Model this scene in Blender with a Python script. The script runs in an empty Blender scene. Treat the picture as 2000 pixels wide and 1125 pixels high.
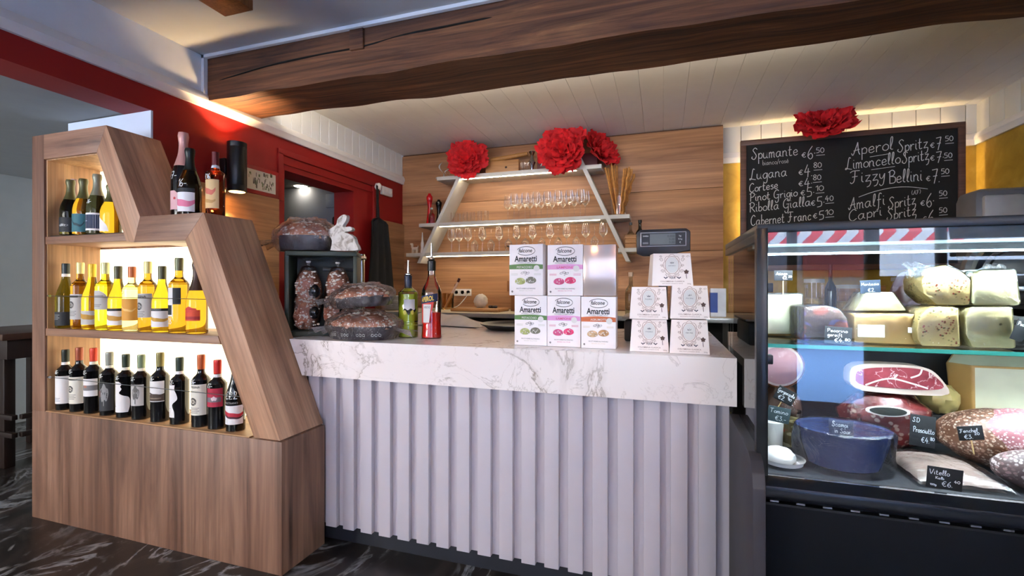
import bpy, bmesh, math, random
from mathutils import Vector, Matrix, noise
R = random.Random(7)
sin, cos, pi, rad = math.sin, math.cos, math.pi, math.radians
C = bpy.context.scene.collection
sc = bpy.context.scene

# ---------------------------------------------------------------- camera, world, light, exposure
YAW = rad(17.85); CAMZ = 1.15; FPX = 910.0
cd = bpy.data.cameras.new('camera'); cam = bpy.data.objects.new('camera', cd); C.objects.link(cam)
cam.location = (0, 0, CAMZ); cam.rotation_euler = (pi/2, 0, YAW)
cd.sensor_width = 36; cd.lens = FPX/2000*36; cd.shift_y = -4.5/2000; cd.clip_start = 0.02
sc.camera = cam
sc.view_settings.view_transform = 'Standard'; sc.view_settings.look = 'None'
sc.view_settings.exposure = 0.08; sc.view_settings.gamma = 1.0; sc.view_settings.use_curve_mapping = False
w = bpy.data.worlds.new('sky'); sc.world = w; w.use_nodes = True
_n = w.node_tree.nodes; _l = w.node_tree.links
_bg = _n['Background']; _tc = _n.new('ShaderNodeTexCoord'); _sp = _n.new('ShaderNodeSeparateXYZ'); _rp = _n.new('ShaderNodeValToRGB')
_l.new(_tc.outputs['Generated'], _sp.inputs[0]); _l.new(_sp.outputs['Z'], _rp.inputs[0])
_rp.color_ramp.elements[0].color = (1, .93, .88, 1); _rp.color_ramp.elements[1].color = (.55, .70, 1, 1)
_l.new(_rp.outputs[0], _bg.inputs[0]); _bg.inputs[1].default_value = 32.0
def area(name, loc, rot, sx, sy, e, col, portal=False, spread=None):
    d = bpy.data.lights.new(name, 'AREA'); d.shape = 'RECTANGLE'; d.size = sx; d.size_y = sy; d.energy = e; d.color = col
    o = bpy.data.objects.new(name, d); C.objects.link(o); o.location = loc; o.rotation_euler = rot
    if portal: d.cycles.is_portal = True
    if spread: d.spread = spread
    return o
def spot(name, loc, rot, e, col, ang, blend=.3, size=.03):
    d = bpy.data.lights.new(name, 'SPOT'); d.energy = e; d.color = col; d.spot_size = rad(ang); d.spot_blend = blend; d.shadow_soft_size = size
    o = bpy.data.objects.new(name, d); C.objects.link(o); o.location = loc; o.rotation_euler = rot
    return o
# daylight through the shop window behind the camera
area('window_portal', (-.5, -2.49, 1.5), (rad(90), 0, 0), 3.4, 1.6, 1, (1, 1, 1), True)
area('window_portal', (2.675, -2.49, 1.6), (rad(90), 0, 0), 1.45, 1.4, 1, (1, 1, 1), True)
area('door_portal', (1.565, -2.49, 1.15), (rad(90), 0, 0), .59, 2.3, 1, (1, 1, 1), True)
area('side_room_fill', (-3.95, -2.48, 1.4), (rad(90), 0, 0), 2.1, 1.3, 132, (1, .99, .95))  # fill for the side room, added in a made-up front window
# added, unseen warm fill lamps on the ceiling (fixtures are built further down)
ADDED_LAMPS = [(-1.0, -.9), (.9, -.9)]
# added, unseen fill light behind the old beam, washing the boarded ceiling and the back wall
area('beam_fill_light', (-.7, 2.47, 2.345), (rad(128), 0, 0), 3.4, .03, 17, (1, .90, .76))

# ---------------------------------------------------------------- seeing where a sight line meets a real plane
_s, _c = sin(YAW), cos(YAW)
def _ray(u, v):
    a = (u-1000)/FPX; b = (558-v)/FPX
    return (-_s+a*_c, _c+a*_s, b)
def onY(u, v, Y): r = _ray(u, v); t = Y/r[1]; return Vector((r[0]*t, Y, CAMZ+r[2]*t))
def onX(u, v, X): r = _ray(u, v); t = X/r[0]; return Vector((X, r[1]*t, CAMZ+r[2]*t))
def onZ(u, v, Z): r = _ray(u, v); t = (Z-CAMZ)/r[2]; return Vector((r[0]*t, r[1]*t, Z))
def xz(u, v, Y): p = onY(u, v, Y); return (p.x, p.z)
def yz(u, v, X): p = onX(u, v, X); return (p.y, p.z)

# ---------------------------------------------------------------- materials
def lin(c):
    f = lambda x: (x/255/12.92 if x/255 <= .04045 else ((x/255+.055)/1.055)**2.4)
    return (f(c[0]), f(c[1]), f(c[2]), 1)
_mc = {}
def newmat(name):
    m = bpy.data.materials.new(name); m.use_nodes = True
    return m, m.node_tree.nodes, m.node_tree.links, m.node_tree.nodes['Principled BSDF']
def coord(n, l, scale=(1, 1, 1), kind='Object'):
    t = n.new('ShaderNodeTexCoord'); mp = n.new('ShaderNodeMapping'); mp.inputs['Scale'].default_value = scale
    l.new(t.outputs[kind], mp.inputs[0]); return mp.outputs[0]
def nz(n, l, co, scale, detail=4, rough=.55, dist=0):
    t = n.new('ShaderNodeTexNoise'); t.inputs['Scale'].default_value = scale; t.inputs['Detail'].default_value = detail
    t.inputs['Roughness'].default_value = rough; t.inputs['Distortion'].default_value = dist
    l.new(co, t.inputs['Vector']); return t.outputs['Fac']
def ramp(n, l, fac, stops, interp='LINEAR'):
    r = n.new('ShaderNodeValToRGB'); r.color_ramp.interpolation = interp
    e = r.color_ramp.elements
    while len(e) < len(stops): e.new(.5)
    for i, (p, c) in enumerate(stops): e[i].position = p; e[i].color = c
    l.new(fac, r.inputs[0]); return r.outputs[0]
def mixc(n, l, fac, a, b, mode='MIX'):
    x = n.new('ShaderNodeMix'); x.data_type = 'RGBA'; x.blend_type = mode
    for i, q in ((0, fac), (6, a), (7, b)):
        if isinstance(q, (int, float)): x.inputs[i].default_value = q
        elif isinstance(q, tuple): x.inputs[i].default_value = q
        else: l.new(q, x.inputs[i])
    return x.outputs[2]
def bump(n, l, h, p, strength, dist=.01):
    b = n.new('ShaderNodeBump'); b.inputs['Strength'].default_value = strength; b.inputs['Distance'].default_value = dist
    l.new(h, b.inputs['Height']); l.new(b.outputs[0], p.inputs['Normal'])
def mat(c, rough=.5, metal=0, var=.12, vs=9, emit=0, spec=None, bmp=0, coat=0):
    k = (tuple(c), rough, metal, var, vs, emit, spec, bmp, coat)
    if k in _mc: return _mc[k]
    m, n, l, p = newmat('surface_%d_%d_%d' % tuple(c[:3]))
    b = lin(c)
    p.inputs['Roughness'].default_value = rough; p.inputs['Metallic'].default_value = metal
    if spec is not None: p.inputs['Specular IOR Level'].default_value = spec
    if coat: p.inputs['Coat Weight'].default_value = coat
    if var:
        f = nz(n, l, coord(n, l), vs, 3)
        lo = tuple(x*(1-var) for x in b[:3])+(1,); hi = tuple(min(1, x*(1+var)) for x in b[:3])+(1,)
        l.new(ramp(n, l, f, [(.3, lo), (.7, hi)]), p.inputs['Base Color'])
        if bmp: bump(n, l, f, p, bmp, .004)
    else: p.inputs['Base Color'].default_value = b
    if emit:
        p.inputs['Emission Color'].default_value = b; p.inputs['Emission Strength'].default_value = emit
    _mc[k] = m; return m
def wood(name, axis, cols, across=6, along=.5, rough=.5, fine=.35, bmp=.15, dist=.6, turn=0):
    m, n, l, p = newmat(name)
    s = [across]*3; s['xyz'.index(axis)] = along
    def co_(sc_):
        if not turn: return coord(n, l, sc_)
        mp = n.new('ShaderNodeMapping'); mp.inputs['Rotation'].default_value = (0, turn, 0); l.new(coord(n, l), mp.inputs[0])
        m2 = n.new('ShaderNodeMapping'); m2.inputs['Scale'].default_value = sc_; l.new(mp.outputs[0], m2.inputs[0]); return m2.outputs[0]
    co = co_(tuple(s)); f = nz(n, l, co, 1.6, 7, .62, dist)
    k = len(cols); base = ramp(n, l, f, [(.28+.44*i/(k-1), lin(c)) for i, c in enumerate(cols)])
    s2 = [across*9]*3; s2['xyz'.index(axis)] = along*2
    g = nz(n, l, co_(tuple(s2)), 1.5, 3, .6)
    gr = ramp(n, l, g, [(.3, (1-fine, 1-fine, 1-fine, 1)), (.6, (1, 1, 1, 1))])
    l.new(mixc(n, l, 1.0, base, gr, 'MULTIPLY'), p.inputs['Base Color'])
    p.inputs['Roughness'].default_value = rough
    bump(n, l, g, p, bmp, .003)
    return m
def thin(name, tint=(1, 1, 1, 1), ior=1.45, extra=0.0, rough=0.0, bmp=0, bs=30, bd=2.0, edge=0.0, gcol=(1, 1, 1, 1), cap=None):
    m, n, l, p = newmat(name); n.remove(p); out = n['Material Output']
    tr = n.new('ShaderNodeBsdfTransparent'); tr.inputs[0].default_value = tint
    gl = n.new('ShaderNodeBsdfGlossy'); gl.inputs['Roughness'].default_value = rough; gl.inputs[0].default_value = gcol
    fr = n.new('ShaderNodeFresnel'); fr.inputs[0].default_value = ior
    ad = n.new('ShaderNodeMath'); ad.operation = 'ADD'; ad.use_clamp = True; ad.inputs[1].default_value = extra
    l.new(fr.outputs[0], ad.inputs[0]); fac = ad.outputs[0]
    if edge:
        lw = n.new('ShaderNodeLayerWeight'); lw.inputs[0].default_value = .3
        pw = n.new('ShaderNodeMath'); pw.operation = 'POWER'; pw.inputs[1].default_value = 2.5; l.new(lw.outputs['Facing'], pw.inputs[0])
        mu = n.new('ShaderNodeMath'); mu.operation = 'MULTIPLY_ADD'; mu.use_clamp = True; mu.inputs[1].default_value = edge
        l.new(pw.outputs[0], mu.inputs[0]); l.new(fac, mu.inputs[2]); fac = mu.outputs[0]
    if cap:
        mi = n.new('ShaderNodeMath'); mi.operation = 'MINIMUM'; mi.inputs[1].default_value = cap; l.new(fac, mi.inputs[0]); fac = mi.outputs[0]
    mx = n.new('ShaderNodeMixShader'); l.new(fac, mx.inputs[0]); l.new(tr.outputs[0], mx.inputs[1]); l.new(gl.outputs[0], mx.inputs[2])
    if bmp:
        h = nz(n, l, coord(n, l), bs, 5, .6, bd); b = n.new('ShaderNodeBump'); b.inputs['Strength'].default_value = bmp; b.inputs['Distance'].default_value = .02
        l.new(h, b.inputs['Height']); l.new(b.outputs[0], gl.inputs['Normal']); l.new(b.outputs[0], fr.inputs['Normal'])
    l.new(mx.outputs[0], out.inputs[0]); return m
def glassy(c, rough=.03, ior=1.3, trans=1.0):
    k = ('g', c, rough, ior, trans)
    if k in _mc: return _mc[k]
    m, n, l, p = newmat('bottle_glass_%d_%d_%d' % c)
    p.inputs['Base Color'].default_value = lin(c); p.inputs['Roughness'].default_value = rough; p.inputs['IOR'].default_value = ior
    p.inputs['Transmission Weight'].default_value = trans; _mc[k] = m; return m
def emis(c, s):
    k = ('e', c, s)
    if k in _mc: return _mc[k]
    m, n, l, p = newmat('lamp_glow'); p.inputs['Base Color'].default_value = lin(c)
    p.inputs['Emission Color'].default_value = lin(c); p.inputs['Emission Strength'].default_value = s; _mc[k] = m; return m

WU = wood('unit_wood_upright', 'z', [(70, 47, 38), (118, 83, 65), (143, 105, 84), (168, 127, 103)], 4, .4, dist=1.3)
WUS = wood('unit_wood_slant_lit', 'z', [(112, 78, 60), (168, 124, 97), (194, 150, 119), (214, 170, 138)], 4.5, .4, dist=1.0, turn=rad(24))  # same unit wood painted lighter, standing in for light on the slanted pieces
WUX = wood('unit_wood_level', 'x', [(84, 58, 48), (136, 98, 78), (160, 120, 96), (184, 142, 116)], 5, .45)
WUI = wood('unit_wood_inside', 'z', [(150, 112, 80), (185, 142, 102), (205, 165, 120)], 5, .45)
WPAN = wood('wall_panel_wood', 'x', [(120, 80, 54), (164, 116, 80), (190, 140, 98), (208, 160, 118)], 4.5, .35, fine=.25)
WLEFT = wood('wainscot_wood', 'y', [(112, 76, 50), (150, 106, 70), (172, 126, 86), (188, 144, 102)], 4.5, .35, fine=.25)
WBEAM = wood('old_beam_wood', 'x', [(46, 25, 13), (96, 56, 32), (128, 79, 46), (158, 104, 62)], 7, .42, .75, .5, .5, 1.6)
WDARK = mat((38, 26, 22), .45)
WBOARD = wood('board_wood', 'x', [(140, 92, 48), (186, 132, 78), (206, 152, 96)], 9, .8)
WFRAME = wood('board_frame_wood', 'x', [(70, 46, 36), (100, 68, 54), (118, 82, 66)], 12, 1)
WHITE = mat((226, 222, 218), .55, var=.03)
WHITEM = mat((206, 203, 194), .45, var=.03)
PLASTER = mat((184, 184, 182), .85, var=.04, vs=3)
BLACK = mat((14, 14, 15), .38, var=.1)
BLACKM = mat((20, 21, 23), .3, var=.1)
CHROME = mat((200, 200, 200), .18, 1, var=.05)
STEEL = mat((150, 152, 154), .35, 1, var=.08)
PAPER = mat((240, 234, 232), .7, var=.02)
CHALK = mat((225, 225, 220), .9, var=.1)
INK = mat((30, 26, 26), .7, var=0)
REDW = mat((142, 8, 8), .6, var=.08, vs=4)
CLEAR = thin('clear_glass', (.98, .985, .98, 1), 1.5, .02, 0, edge=.24, cap=.5)
PANE = thin('pane_glass', (.96, .985, .985, 1), 1.5, .02)
FILM = thin('clear_film', (.97, .97, .97, 1), 1.45, .05, .05, .9, 13, 2.5)

# ---------------------------------------------------------------- mesh builder
_tx = {}
def textdata(s, ext=0):
    k = (s, ext)
    if k not in _tx:
        cu = bpy.data.curves.new('writing', 'FONT'); cu.body = s; cu.size = 1; cu.offset = ext; cu.resolution_u = 3; cu.fill_mode = 'FRONT'
        ob = bpy.data.objects.new('writing', cu); me = bpy.data.meshes.new_from_object(ob)
        vs = [(v.co.x, v.co.y) for v in me.vertices]; fs = [tuple(p.vertices) for p in me.polygons]
        bpy.data.objects.remove(ob); bpy.data.meshes.remove(me)
        x0 = min((v[0] for v in vs), default=0); x1 = max((v[0] for v in vs), default=1)
        _tx[k] = (vs, fs, x0, x1)
    return _tx[k]
def smooth_line(p, k=5):
    if len(p) < 3: return p
    out = []
    for i in range(len(p)-1):
        a, b, c, d = p[max(0, i-1)], p[i], p[i+1], p[min(len(p)-1, i+2)]
        for j in range(k):
            t = j/k; o = []
            for q in range(len(b)):
                o.append(.5*(2*b[q]+(c[q]-a[q])*t+(2*a[q]-5*b[q]+4*c[q]-d[q])*t*t+(3*b[q]-a[q]-3*c[q]+d[q])*t**3))
            out.append(tuple(o))
    out.append(tuple(p[-1])); return out
class B:
    def __init__(s): s.v = []; s.f = []; s.m = []
    def add(s, vs, fs, m=0, T=None):
        b = len(s.v)
        s.v += [tuple(T @ Vector(x)) if T else tuple(x) for x in vs]
        s.f += [tuple(b+i for i in f) for f in fs]; s.m += [m]*len(fs); return s
    def box(s, x0, x1, y0, y1, z0, z1, m=0, bev=0, T=None):
        if not bev:
            vs = [(x, y, z) for x in (x0, x1) for y in (y0, y1) for z in (z0, z1)]
            return s.add(vs, [(0, 1, 3, 2), (4, 6, 7, 5), (0, 4, 5, 1), (2, 3, 7, 6), (0, 2, 6, 4), (1, 5, 7, 3)], m, T)
        bm = bmesh.new(); bmesh.ops.create_cube(bm, size=1)
        for q in bm.verts: q.co = ((x0+x1)/2+q.co.x*(x1-x0), (y0+y1)/2+q.co.y*(y1-y0), (z0+z1)/2+q.co.z*(z1-z0))
        bmesh.ops.bevel(bm, geom=bm.edges[:], offset=bev, segments=2, profile=.5, affect='EDGES')
        return s.bm(bm, m, T)
    def bm(s, bm, m=0, T=None):
        bm.verts.index_update()
        s.add([q.co for q in bm.verts], [tuple(q.index for q in f.verts) for f in bm.faces], m, T); bm.free(); return s
    def prism(s, pts, axis, a, b, m=0, T=None, bev=0):
        n = len(pts)
        mk = {'y': lambda p, t: (p[0], t, p[1]), 'x': lambda p, t: (t, p[0], p[1]), 'z': lambda p, t: (p[0], p[1], t)}[axis]
        vs = [mk(p, a) for p in pts]+[mk(p, b) for p in pts]
        fs = [tuple(range(n)), tuple(range(2*n-1, n-1, -1))]+[(i, (i+1) % n, n+(i+1) % n, n+i) for i in range(n)]
        if bev:
            bm = bmesh.new(); q = [bm.verts.new(x) for x in vs]
            for f in fs: bm.faces.new([q[i] for i in f])
            bmesh.ops.bevel(bm, geom=bm.edges[:], offset=bev, segments=2, profile=.5, affect='EDGES'); return s.bm(bm, m, T)
        return s.add(vs, fs, m, T)
    def lathe(s, prof, seg=24, m=0, c=(0, 0, 0), T=None, sx=1, sy=1):
        vs = []; fs = []; k = len(prof)
        for r, z in prof:
            for i in range(seg):
                a = 2*pi*i/seg; vs.append((c[0]+r*cos(a)*sx, c[1]+r*sin(a)*sy, c[2]+z))
        for j in range(k-1):
            for i in range(seg):
                fs.append((j*seg+i, j*seg+(i+1) % seg, (j+1)*seg+(i+1) % seg, (j+1)*seg+i))
        if prof[0][0] > 1e-5: fs.append(tuple(range(seg-1, -1, -1)))
        if prof[-1][0] > 1e-5: fs.append(tuple((k-1)*seg+i for i in range(seg)))
        return s.add(vs, fs, m, T)
    def shell(s, prof, seg=20, m=0, c=(0, 0, 0), T=None):  # open lathe: no caps
        vs = []; fs = []
        for r, z in prof:
            for i in range(seg):
                a = 2*pi*i/seg; vs.append((c[0]+r*cos(a), c[1]+r*sin(a), c[2]+z))
        for j in range(len(prof)-1):
            for i in range(seg): fs.append((j*seg+i, j*seg+(i+1) % seg, (j+1)*seg+(i+1) % seg, (j+1)*seg+i))
        return s.add(vs, fs, m, T)
    def tube(s, pts, r, seg=8, m=0, T=None):
        pts = [Vector(p) for p in pts]; n = len(pts); rr = r if isinstance(r, (list, tuple)) else [r]*n
        vs = []; fs = []; up = None
        for i, p in enumerate(pts):
            d = (pts[min(i+1, n-1)]-pts[max(i-1, 0)]).normalized()
            if up is None: up = Vector((0, 0, 1)) if abs(d.z) < .9 else Vector((1, 0, 0))
            a = d.cross(up).normalized(); b = a.cross(d).normalized(); up = b
            for k in range(seg):
                t = 2*pi*k/seg; vs.append(p+(a*cos(t)+b*sin(t))*rr[i])
        for i in range(n-1):
            for k in range(seg): fs.append((i*seg+k, i*seg+(k+1) % seg, (i+1)*seg+(k+1) % seg, (i+1)*seg+k))
        fs += [tuple(range(seg-1, -1, -1)), tuple((n-1)*seg+k for k in range(seg))]
        return s.add(vs, fs, m, T)
    def sheet(s, fn, nu, nv, m=0, T=None, wrap=False):
        vs = [fn(i/(nu if wrap else nu-1), j/(nv-1)) for j in range(nv) for i in range(nu)]; fs = []
        for j in range(nv-1):
            for i in range(nu if wrap else nu-1):
                k = (i+1) % nu; fs.append((j*nu+i, j*nu+k, (j+1)*nu+k, (j+1)*nu+i))
        return s.add(vs, fs, m, T)
    def ball(s, c, r, m=0, nu=20, nv=12, lump=0, ls=3, T=None, seed=0, flat=None):
        r = r if isinstance(r, (tuple, list)) else (r, r, r)
        def fn(u, v):
            a = 2*pi*u; b = pi*(v-.5)*.999
            d = Vector((cos(b)*cos(a), cos(b)*sin(a), sin(b)))
            k = 1+lump*noise.noise(d*ls+Vector((seed*3.1, seed*1.7, seed)))
            p = [c[i]+d[i]*r[i]*k for i in range(3)]
            if flat is not None: p[2] = max(p[2], flat)
            return tuple(p)
        return s.sheet(fn, nu, nv, m, T, wrap=True)
    def ribbon(s, lines, width, fn, m=0):
        for p in lines:
            p = list(p)
            if len(p) < 2: continue
            L = []; n = len(p)
            for i in range(n):
                a = p[max(0, i-1)]; b = p[min(n-1, i+1)]; dx, dy = b[0]-a[0], b[1]-a[1]; q = math.hypot(dx, dy) or 1
                L.append((-dy/q*width/2, dx/q*width/2))
            vs = [fn(p[i][0]+L[i][0], p[i][1]+L[i][1]) for i in range(n)]+[fn(p[i][0]-L[i][0], p[i][1]-L[i][1]) for i in range(n)]
            s.add(vs, [(i, i+1, n+i+1, n+i) for i in range(n-1)], m)
        return s
    def text(s, t, fn, x, y, h, wid=None, m=0, ext=0, align='c', shear=0):
        vs, fs, x0, x1 = textdata(t, ext); k = h/.7; kx = k if wid is None else wid/(x1-x0)
        off = {'c': (x0+x1)/2, 'l': x0, 'r': x1}[align]
        return s.add([fn(x+(a-off)*kx+b*k*shear, y+b*k) for a, b in vs], fs, m)
    def obj(s, name, mats, parent=None, label=None, cat=None, group=None, kind=None, flat=False, ang=38, loc=None, fix=True):
        me = bpy.data.meshes.new(name); me.from_pydata(s.v, [], s.f)
        for q in (mats if isinstance(mats, (list, tuple)) else [mats]): me.materials.append(q)
        me.polygons.foreach_set('material_index', s.m)
        if fix:
            bm = bmesh.new(); bm.from_mesh(me); bmesh.ops.recalc_face_normals(bm, faces=bm.faces[:]); bm.to_mesh(me); bm.free()
        me.update()
        if not flat:
            me.polygons.foreach_set('use_smooth', [True]*len(me.polygons)); me.set_sharp_from_angle(angle=rad(ang))
        o = bpy.data.objects.new(name, me); C.objects.link(o)
        if parent: o.parent = parent
        if loc: o.location = loc
        return tag(o, label, cat, group, kind)
def tag(o, label=None, cat=None, group=None, kind=None):
    for k, q in (('label', label), ('category', cat), ('group', group), ('kind', kind)):
        if q: o[k] = q
    return o
def thing(name, label, cat, loc=(0, 0, 0), rz=0, group=None):
    o = bpy.data.objects.new(name, None); C.objects.link(o); o.location = loc; o.rotation_euler = (0, 0, rz); o.empty_display_size = .05
    return tag(o, label, cat, group)
def struct(b, name, mats, **k): return b.obj(name, mats, kind='structure', **k)

# ---------------------------------------------------------------- handwriting: one pen stroke per line, 100 = capital height
GL = {
'a': "42,42 25,50 6,30 14,4 32,8 42,42|43,50 42,14 54,4", 'b': "8,100 8,4|8,30 22,48 40,30 30,4 8,6", 'c': "42,40 26,50 8,28 18,3 42,12",
'd': "42,42 25,50 6,30 14,4 32,8 42,42|43,100 42,14 52,4", 'e': "8,24 40,30 30,50 10,38 10,10 26,2 44,12", 'f': "40,92 28,100 20,80 18,0 12,-30 4,-25|6,48 36,50",
'g': "42,42 25,50 6,30 14,4 32,8 42,42|43,50 42,-20 28,-42 8,-30", 'h': "8,100 8,0|8,30 26,50 38,36 38,0", 'i': "8,50 8,12 18,2|8,70 10,74",
'k': "8,100 8,0|36,50 10,24|14,28 38,0", 'l': "6,10 20,60 22,96 12,92 8,40 12,6 24,4", 'm': "6,50 6,0|6,34 18,50 26,36 26,0|26,34 40,50 48,36 48,8 56,2",
'n': "6,50 6,0|6,32 22,50 36,38 36,10 46,2", 'o': "26,50 8,36 8,12 26,2 42,14 42,38 26,50", 'p': "8,50 8,-42|8,34 24,50 40,34 34,6 10,8", 'r': "6,50 8,0|8,30 22,48 36,44",
's': "36,44 20,50 10,38 24,28 36,16 22,2 6,8", 't': "16,85 14,12 26,2 36,8|2,52 32,54", 'u': "6,50 6,16 18,2 34,14 38,50|38,50 38,10 48,2", 'v': "4,50 18,2 36,50",
'y': "6,50 8,22 22,14 38,50|38,50 30,-25 14,-42 4,-28", 'z': "6,48 38,50|38,50 8,4|8,4 40,4 34,-30 16,-40", 'é': "8,24 40,30 30,50 10,38 10,10 26,2 44,12|20,62 34,76",
'A': "4,20 14,4 34,60 46,100|46,100 50,30 60,2|18,36 58,44", 'B': "12,92 12,0|0,84 30,100 50,84 40,60 14,54|14,54 54,44 50,6 8,2", 'C': "56,84 36,100 10,70 8,24 30,0 58,16",
'D': "10,96 10,2|2,92 44,92 60,50 40,6 8,2", 'F': "2,84 20,96 64,94|34,94 28,20 12,0 2,10|14,50 50,52", 'G': "56,84 36,100 10,70 8,24 30,4 52,20 54,44|34,44 62,44|54,44 50,-30 28,-44 18,-22",
'K': "10,100 10,0|54,98 12,48|14,52 56,0", 'L': "50,92 38,100 30,70 20,10 6,2 10,14 30,6 60,-2", 'M': "6,0 12,96|12,96 34,30|34,30 58,98|58,98 64,0", 'P': "14,96 12,0|2,84 30,100 54,80 42,52 12,46",
'R': "14,96 12,0|2,84 30,100 54,80 42,52 12,46|22,48 60,0", 'S': "56,86 38,100 18,82 34,56 48,28 30,0 6,12 12,26", 'T': "4,92 60,98|32,96 28,0", 'V': "4,96 26,2 60,100",
'0': "26,90 8,66 8,24 26,2 44,24 44,66 26,90", '1': "6,66 24,92|24,92 24,0", '2': "8,74 26,92 42,70 8,4|8,4 48,6", '3': "8,86 36,88 22,54 44,30 24,0 4,12", '4': "30,96 6,34|6,34 50,38|36,66 32,-6",
'5': "46,92 14,90|14,90 10,54|10,54 40,50 40,12 8,2", '6': "40,96 14,56 8,20 26,0 42,20 30,44 10,26", '7': "6,88 48,94|48,94 22,-6|14,44 46,48", '8': "26,52 10,72 26,94 42,74 26,52 8,26 26,0 44,24 26,52",
'9': "42,70 24,92 8,68 26,50 42,70|42,70 34,0", '€': "52,80 34,92 16,62 16,26 34,2 54,14|4,56 42,58|4,38 40,40", '.': "4,2 10,6", '-': "4,34 36,36", '/': "4,-10 36,100", '(': "22,110 8,60 20,0", ')': "6,110 22,60 8,0",
'·': "6,40 12,44", ' ': ""}
def strokes(t):
    x = 0; out = []
    for ch in t:
        g = GL.get(ch, ""); mx = 26
        for st in g.split('|'):
            p = [tuple(float(q) for q in a.split(',')) for a in st.split()]
            if p: mx = max(mx if mx != 26 else 0, max(a[0] for a in p)); out.append([(a[0]+x, a[1]) for a in smooth_line(p, 4)])
        x += mx+6
    return out, x-6
def scribble(b, t, fn, x, y, cap, wid=None, pen=None, m=0, align='l', slope=0):
    L, W = strokes(t); k = cap/100; kx = k if wid is None else wid/W
    o = x-(W*kx/2 if align == 'c' else 0)
    P = [[(o+a*kx, y+bb*k+a*kx*slope) for a, bb in p] for p in L]
    b.ribbon(P, pen or cap*.09, fn, m); return o+W*kx

# ================================================================ THE ROOM
XL, XR, YB, ZC, ZM = -2.52, 2.19, 4.2, 2.475, 2.187
# floor: dark polished marble with pale veins
m, n, l, p = newmat('dark_marble_floor')
co = coord(n, l, (1, .55, 1)); a = nz(n, l, co, 3.0, 9, .62, 1.8); v = nz(n, l, co, 2.2, 8, .6, 2.6)
base = ramp(n, l, a, [(.3, lin((10, 9, 10))), (.5, lin((34, 27, 25))), (.68, lin((66, 55, 50)))])
vein = ramp(n, l, v, [(.46, (0, 0, 0, 1)), (.5, (1, 1, 1, 1)), (.54, (0, 0, 0, 1))])
big = ramp(n, l, nz(n, l, coord(n, l, (1.4, .5, 1)), 1.3, 4, .6, 2), [(.44, (0, 0, 0, 1)), (.6, (1, 1, 1, 1))])
l.new(mixc(n, l, mixc(n, l, 1.0, vein, big, 'MULTIPLY'), base, lin((150, 150, 152))), p.inputs['Base Color']); p.inputs['Roughness'].default_value = .3
struct(B().box(-5.2, 3.7, -2.6, 4.5, -.05, 0), 'floor', m)
struct(B().box(XL-.2, 3.7, -2.6, 2.2, ZC, ZC+.05), 'ceiling', PLASTER)
b = B(); k = 0; x = XL-.02
while x < 3.6:
    b.box(x, x+.1488, 2.2, 4.5, ZC+.004, ZC+.04, 0, .0012); x += .15
b.box(XL-.2, 3.7, 2.2, 4.5, ZC+.03, ZC+.06); struct(b, 'ceiling', mat((232, 228, 222), .6, var=.02), flat=True)
# old beam, hewn and uneven, checked along its face
def beamfn(u, v):
    x = XL+u*6.1; q = v*4 % 4; i = int(q) % 4; t = q-int(q)
    cs = [(2.025, 2.215), (2.025, ZC-.005), (2.40, ZC-.005), (2.40, 2.235)]
    a, c = cs[i], cs[(i+1) % 4]; y = a[0]+(c[0]-a[0])*t; z = a[1]+(c[1]-a[1])*t
    wob = noise.noise(Vector((x*1.3, y*3, z*3)))*.016+noise.noise(Vector((x*5, y*9, z*9)))*.006
    if z < ZC-.02: z += wob*1.2+.012*noise.noise(Vector((x*2.2, 4, 0)))-.004*(x+1)
    return (x, y+wob*(.6 if y < 2.1 else .2), z)
b = B(); b.sheet(beamfn, 160, 33, 0)
cr = [onY(u, q, 2.02) for u, q in ((416, 160), (520, 128), (610, 108), (705, 90), (790, 66), (870, 50), (960, 32))]
cr = [(p_.x, 2.028, p_.z) for p_ in cr]
b.tube(smooth_line(cr, 4), [.002]+[.0055]*(4*6-1)+[.002], 6, 1)
q = onY(1001, 26, 2.02); b.lathe([(.001, -.03), (.027, -.03), (.027, .004)], 20, 1, T=Matrix.Translation((q.x, 2.03, q.z)) @ Matrix.Rotation(pi/2, 4, 'X'))
q = onY(697, 78, 2.02); b.box(q.x-.04, q.x+.04, 2.012, 2.03, q.z-.05, q.z+.055, 0, .003)
struct(b, 'ceiling_beam', [WBEAM, mat((16, 10, 7), .9)], label='rough old timber beam spanning under the white ceiling', ang=60)
t = thing('added_light_bar', 'slim white light bar added unseen along the rear face of the old beam', 'light bar', (-.7, 2.43, 2.345))  # added fixture to house the fill light, out of view
B().box(-1.72, 1.72, -.06, .02, -.03, .03, 0, .004).obj('housing', WHITE, t)
b = B().box(XL, XL+.02, 2.0, 2.024, 2.2, ZC); b.box(XL, 3.6, 2.0, 2.02, ZC-.018, ZC); struct(b, 'trim_1', WHITE)
for u, q, y in ((723, 179, 2.37), (889, 152, 2.37), (1574, 30, 2.3), (1676, 12, 2.3)):
    p_ = onY(u, q, y); t = B().tube([(p_.x, y, 2.27), (p_.x, y, p_.z), (p_.x+.012, y-.006, p_.z-.006), (p_.x+.02, y-.01, p_.z+.006)], .004, 6)
    t.obj('screw_hook', CHROME, label='small bright hook screwed into underside of old beam', cat='hook', group='small hooks under the beam')
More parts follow.
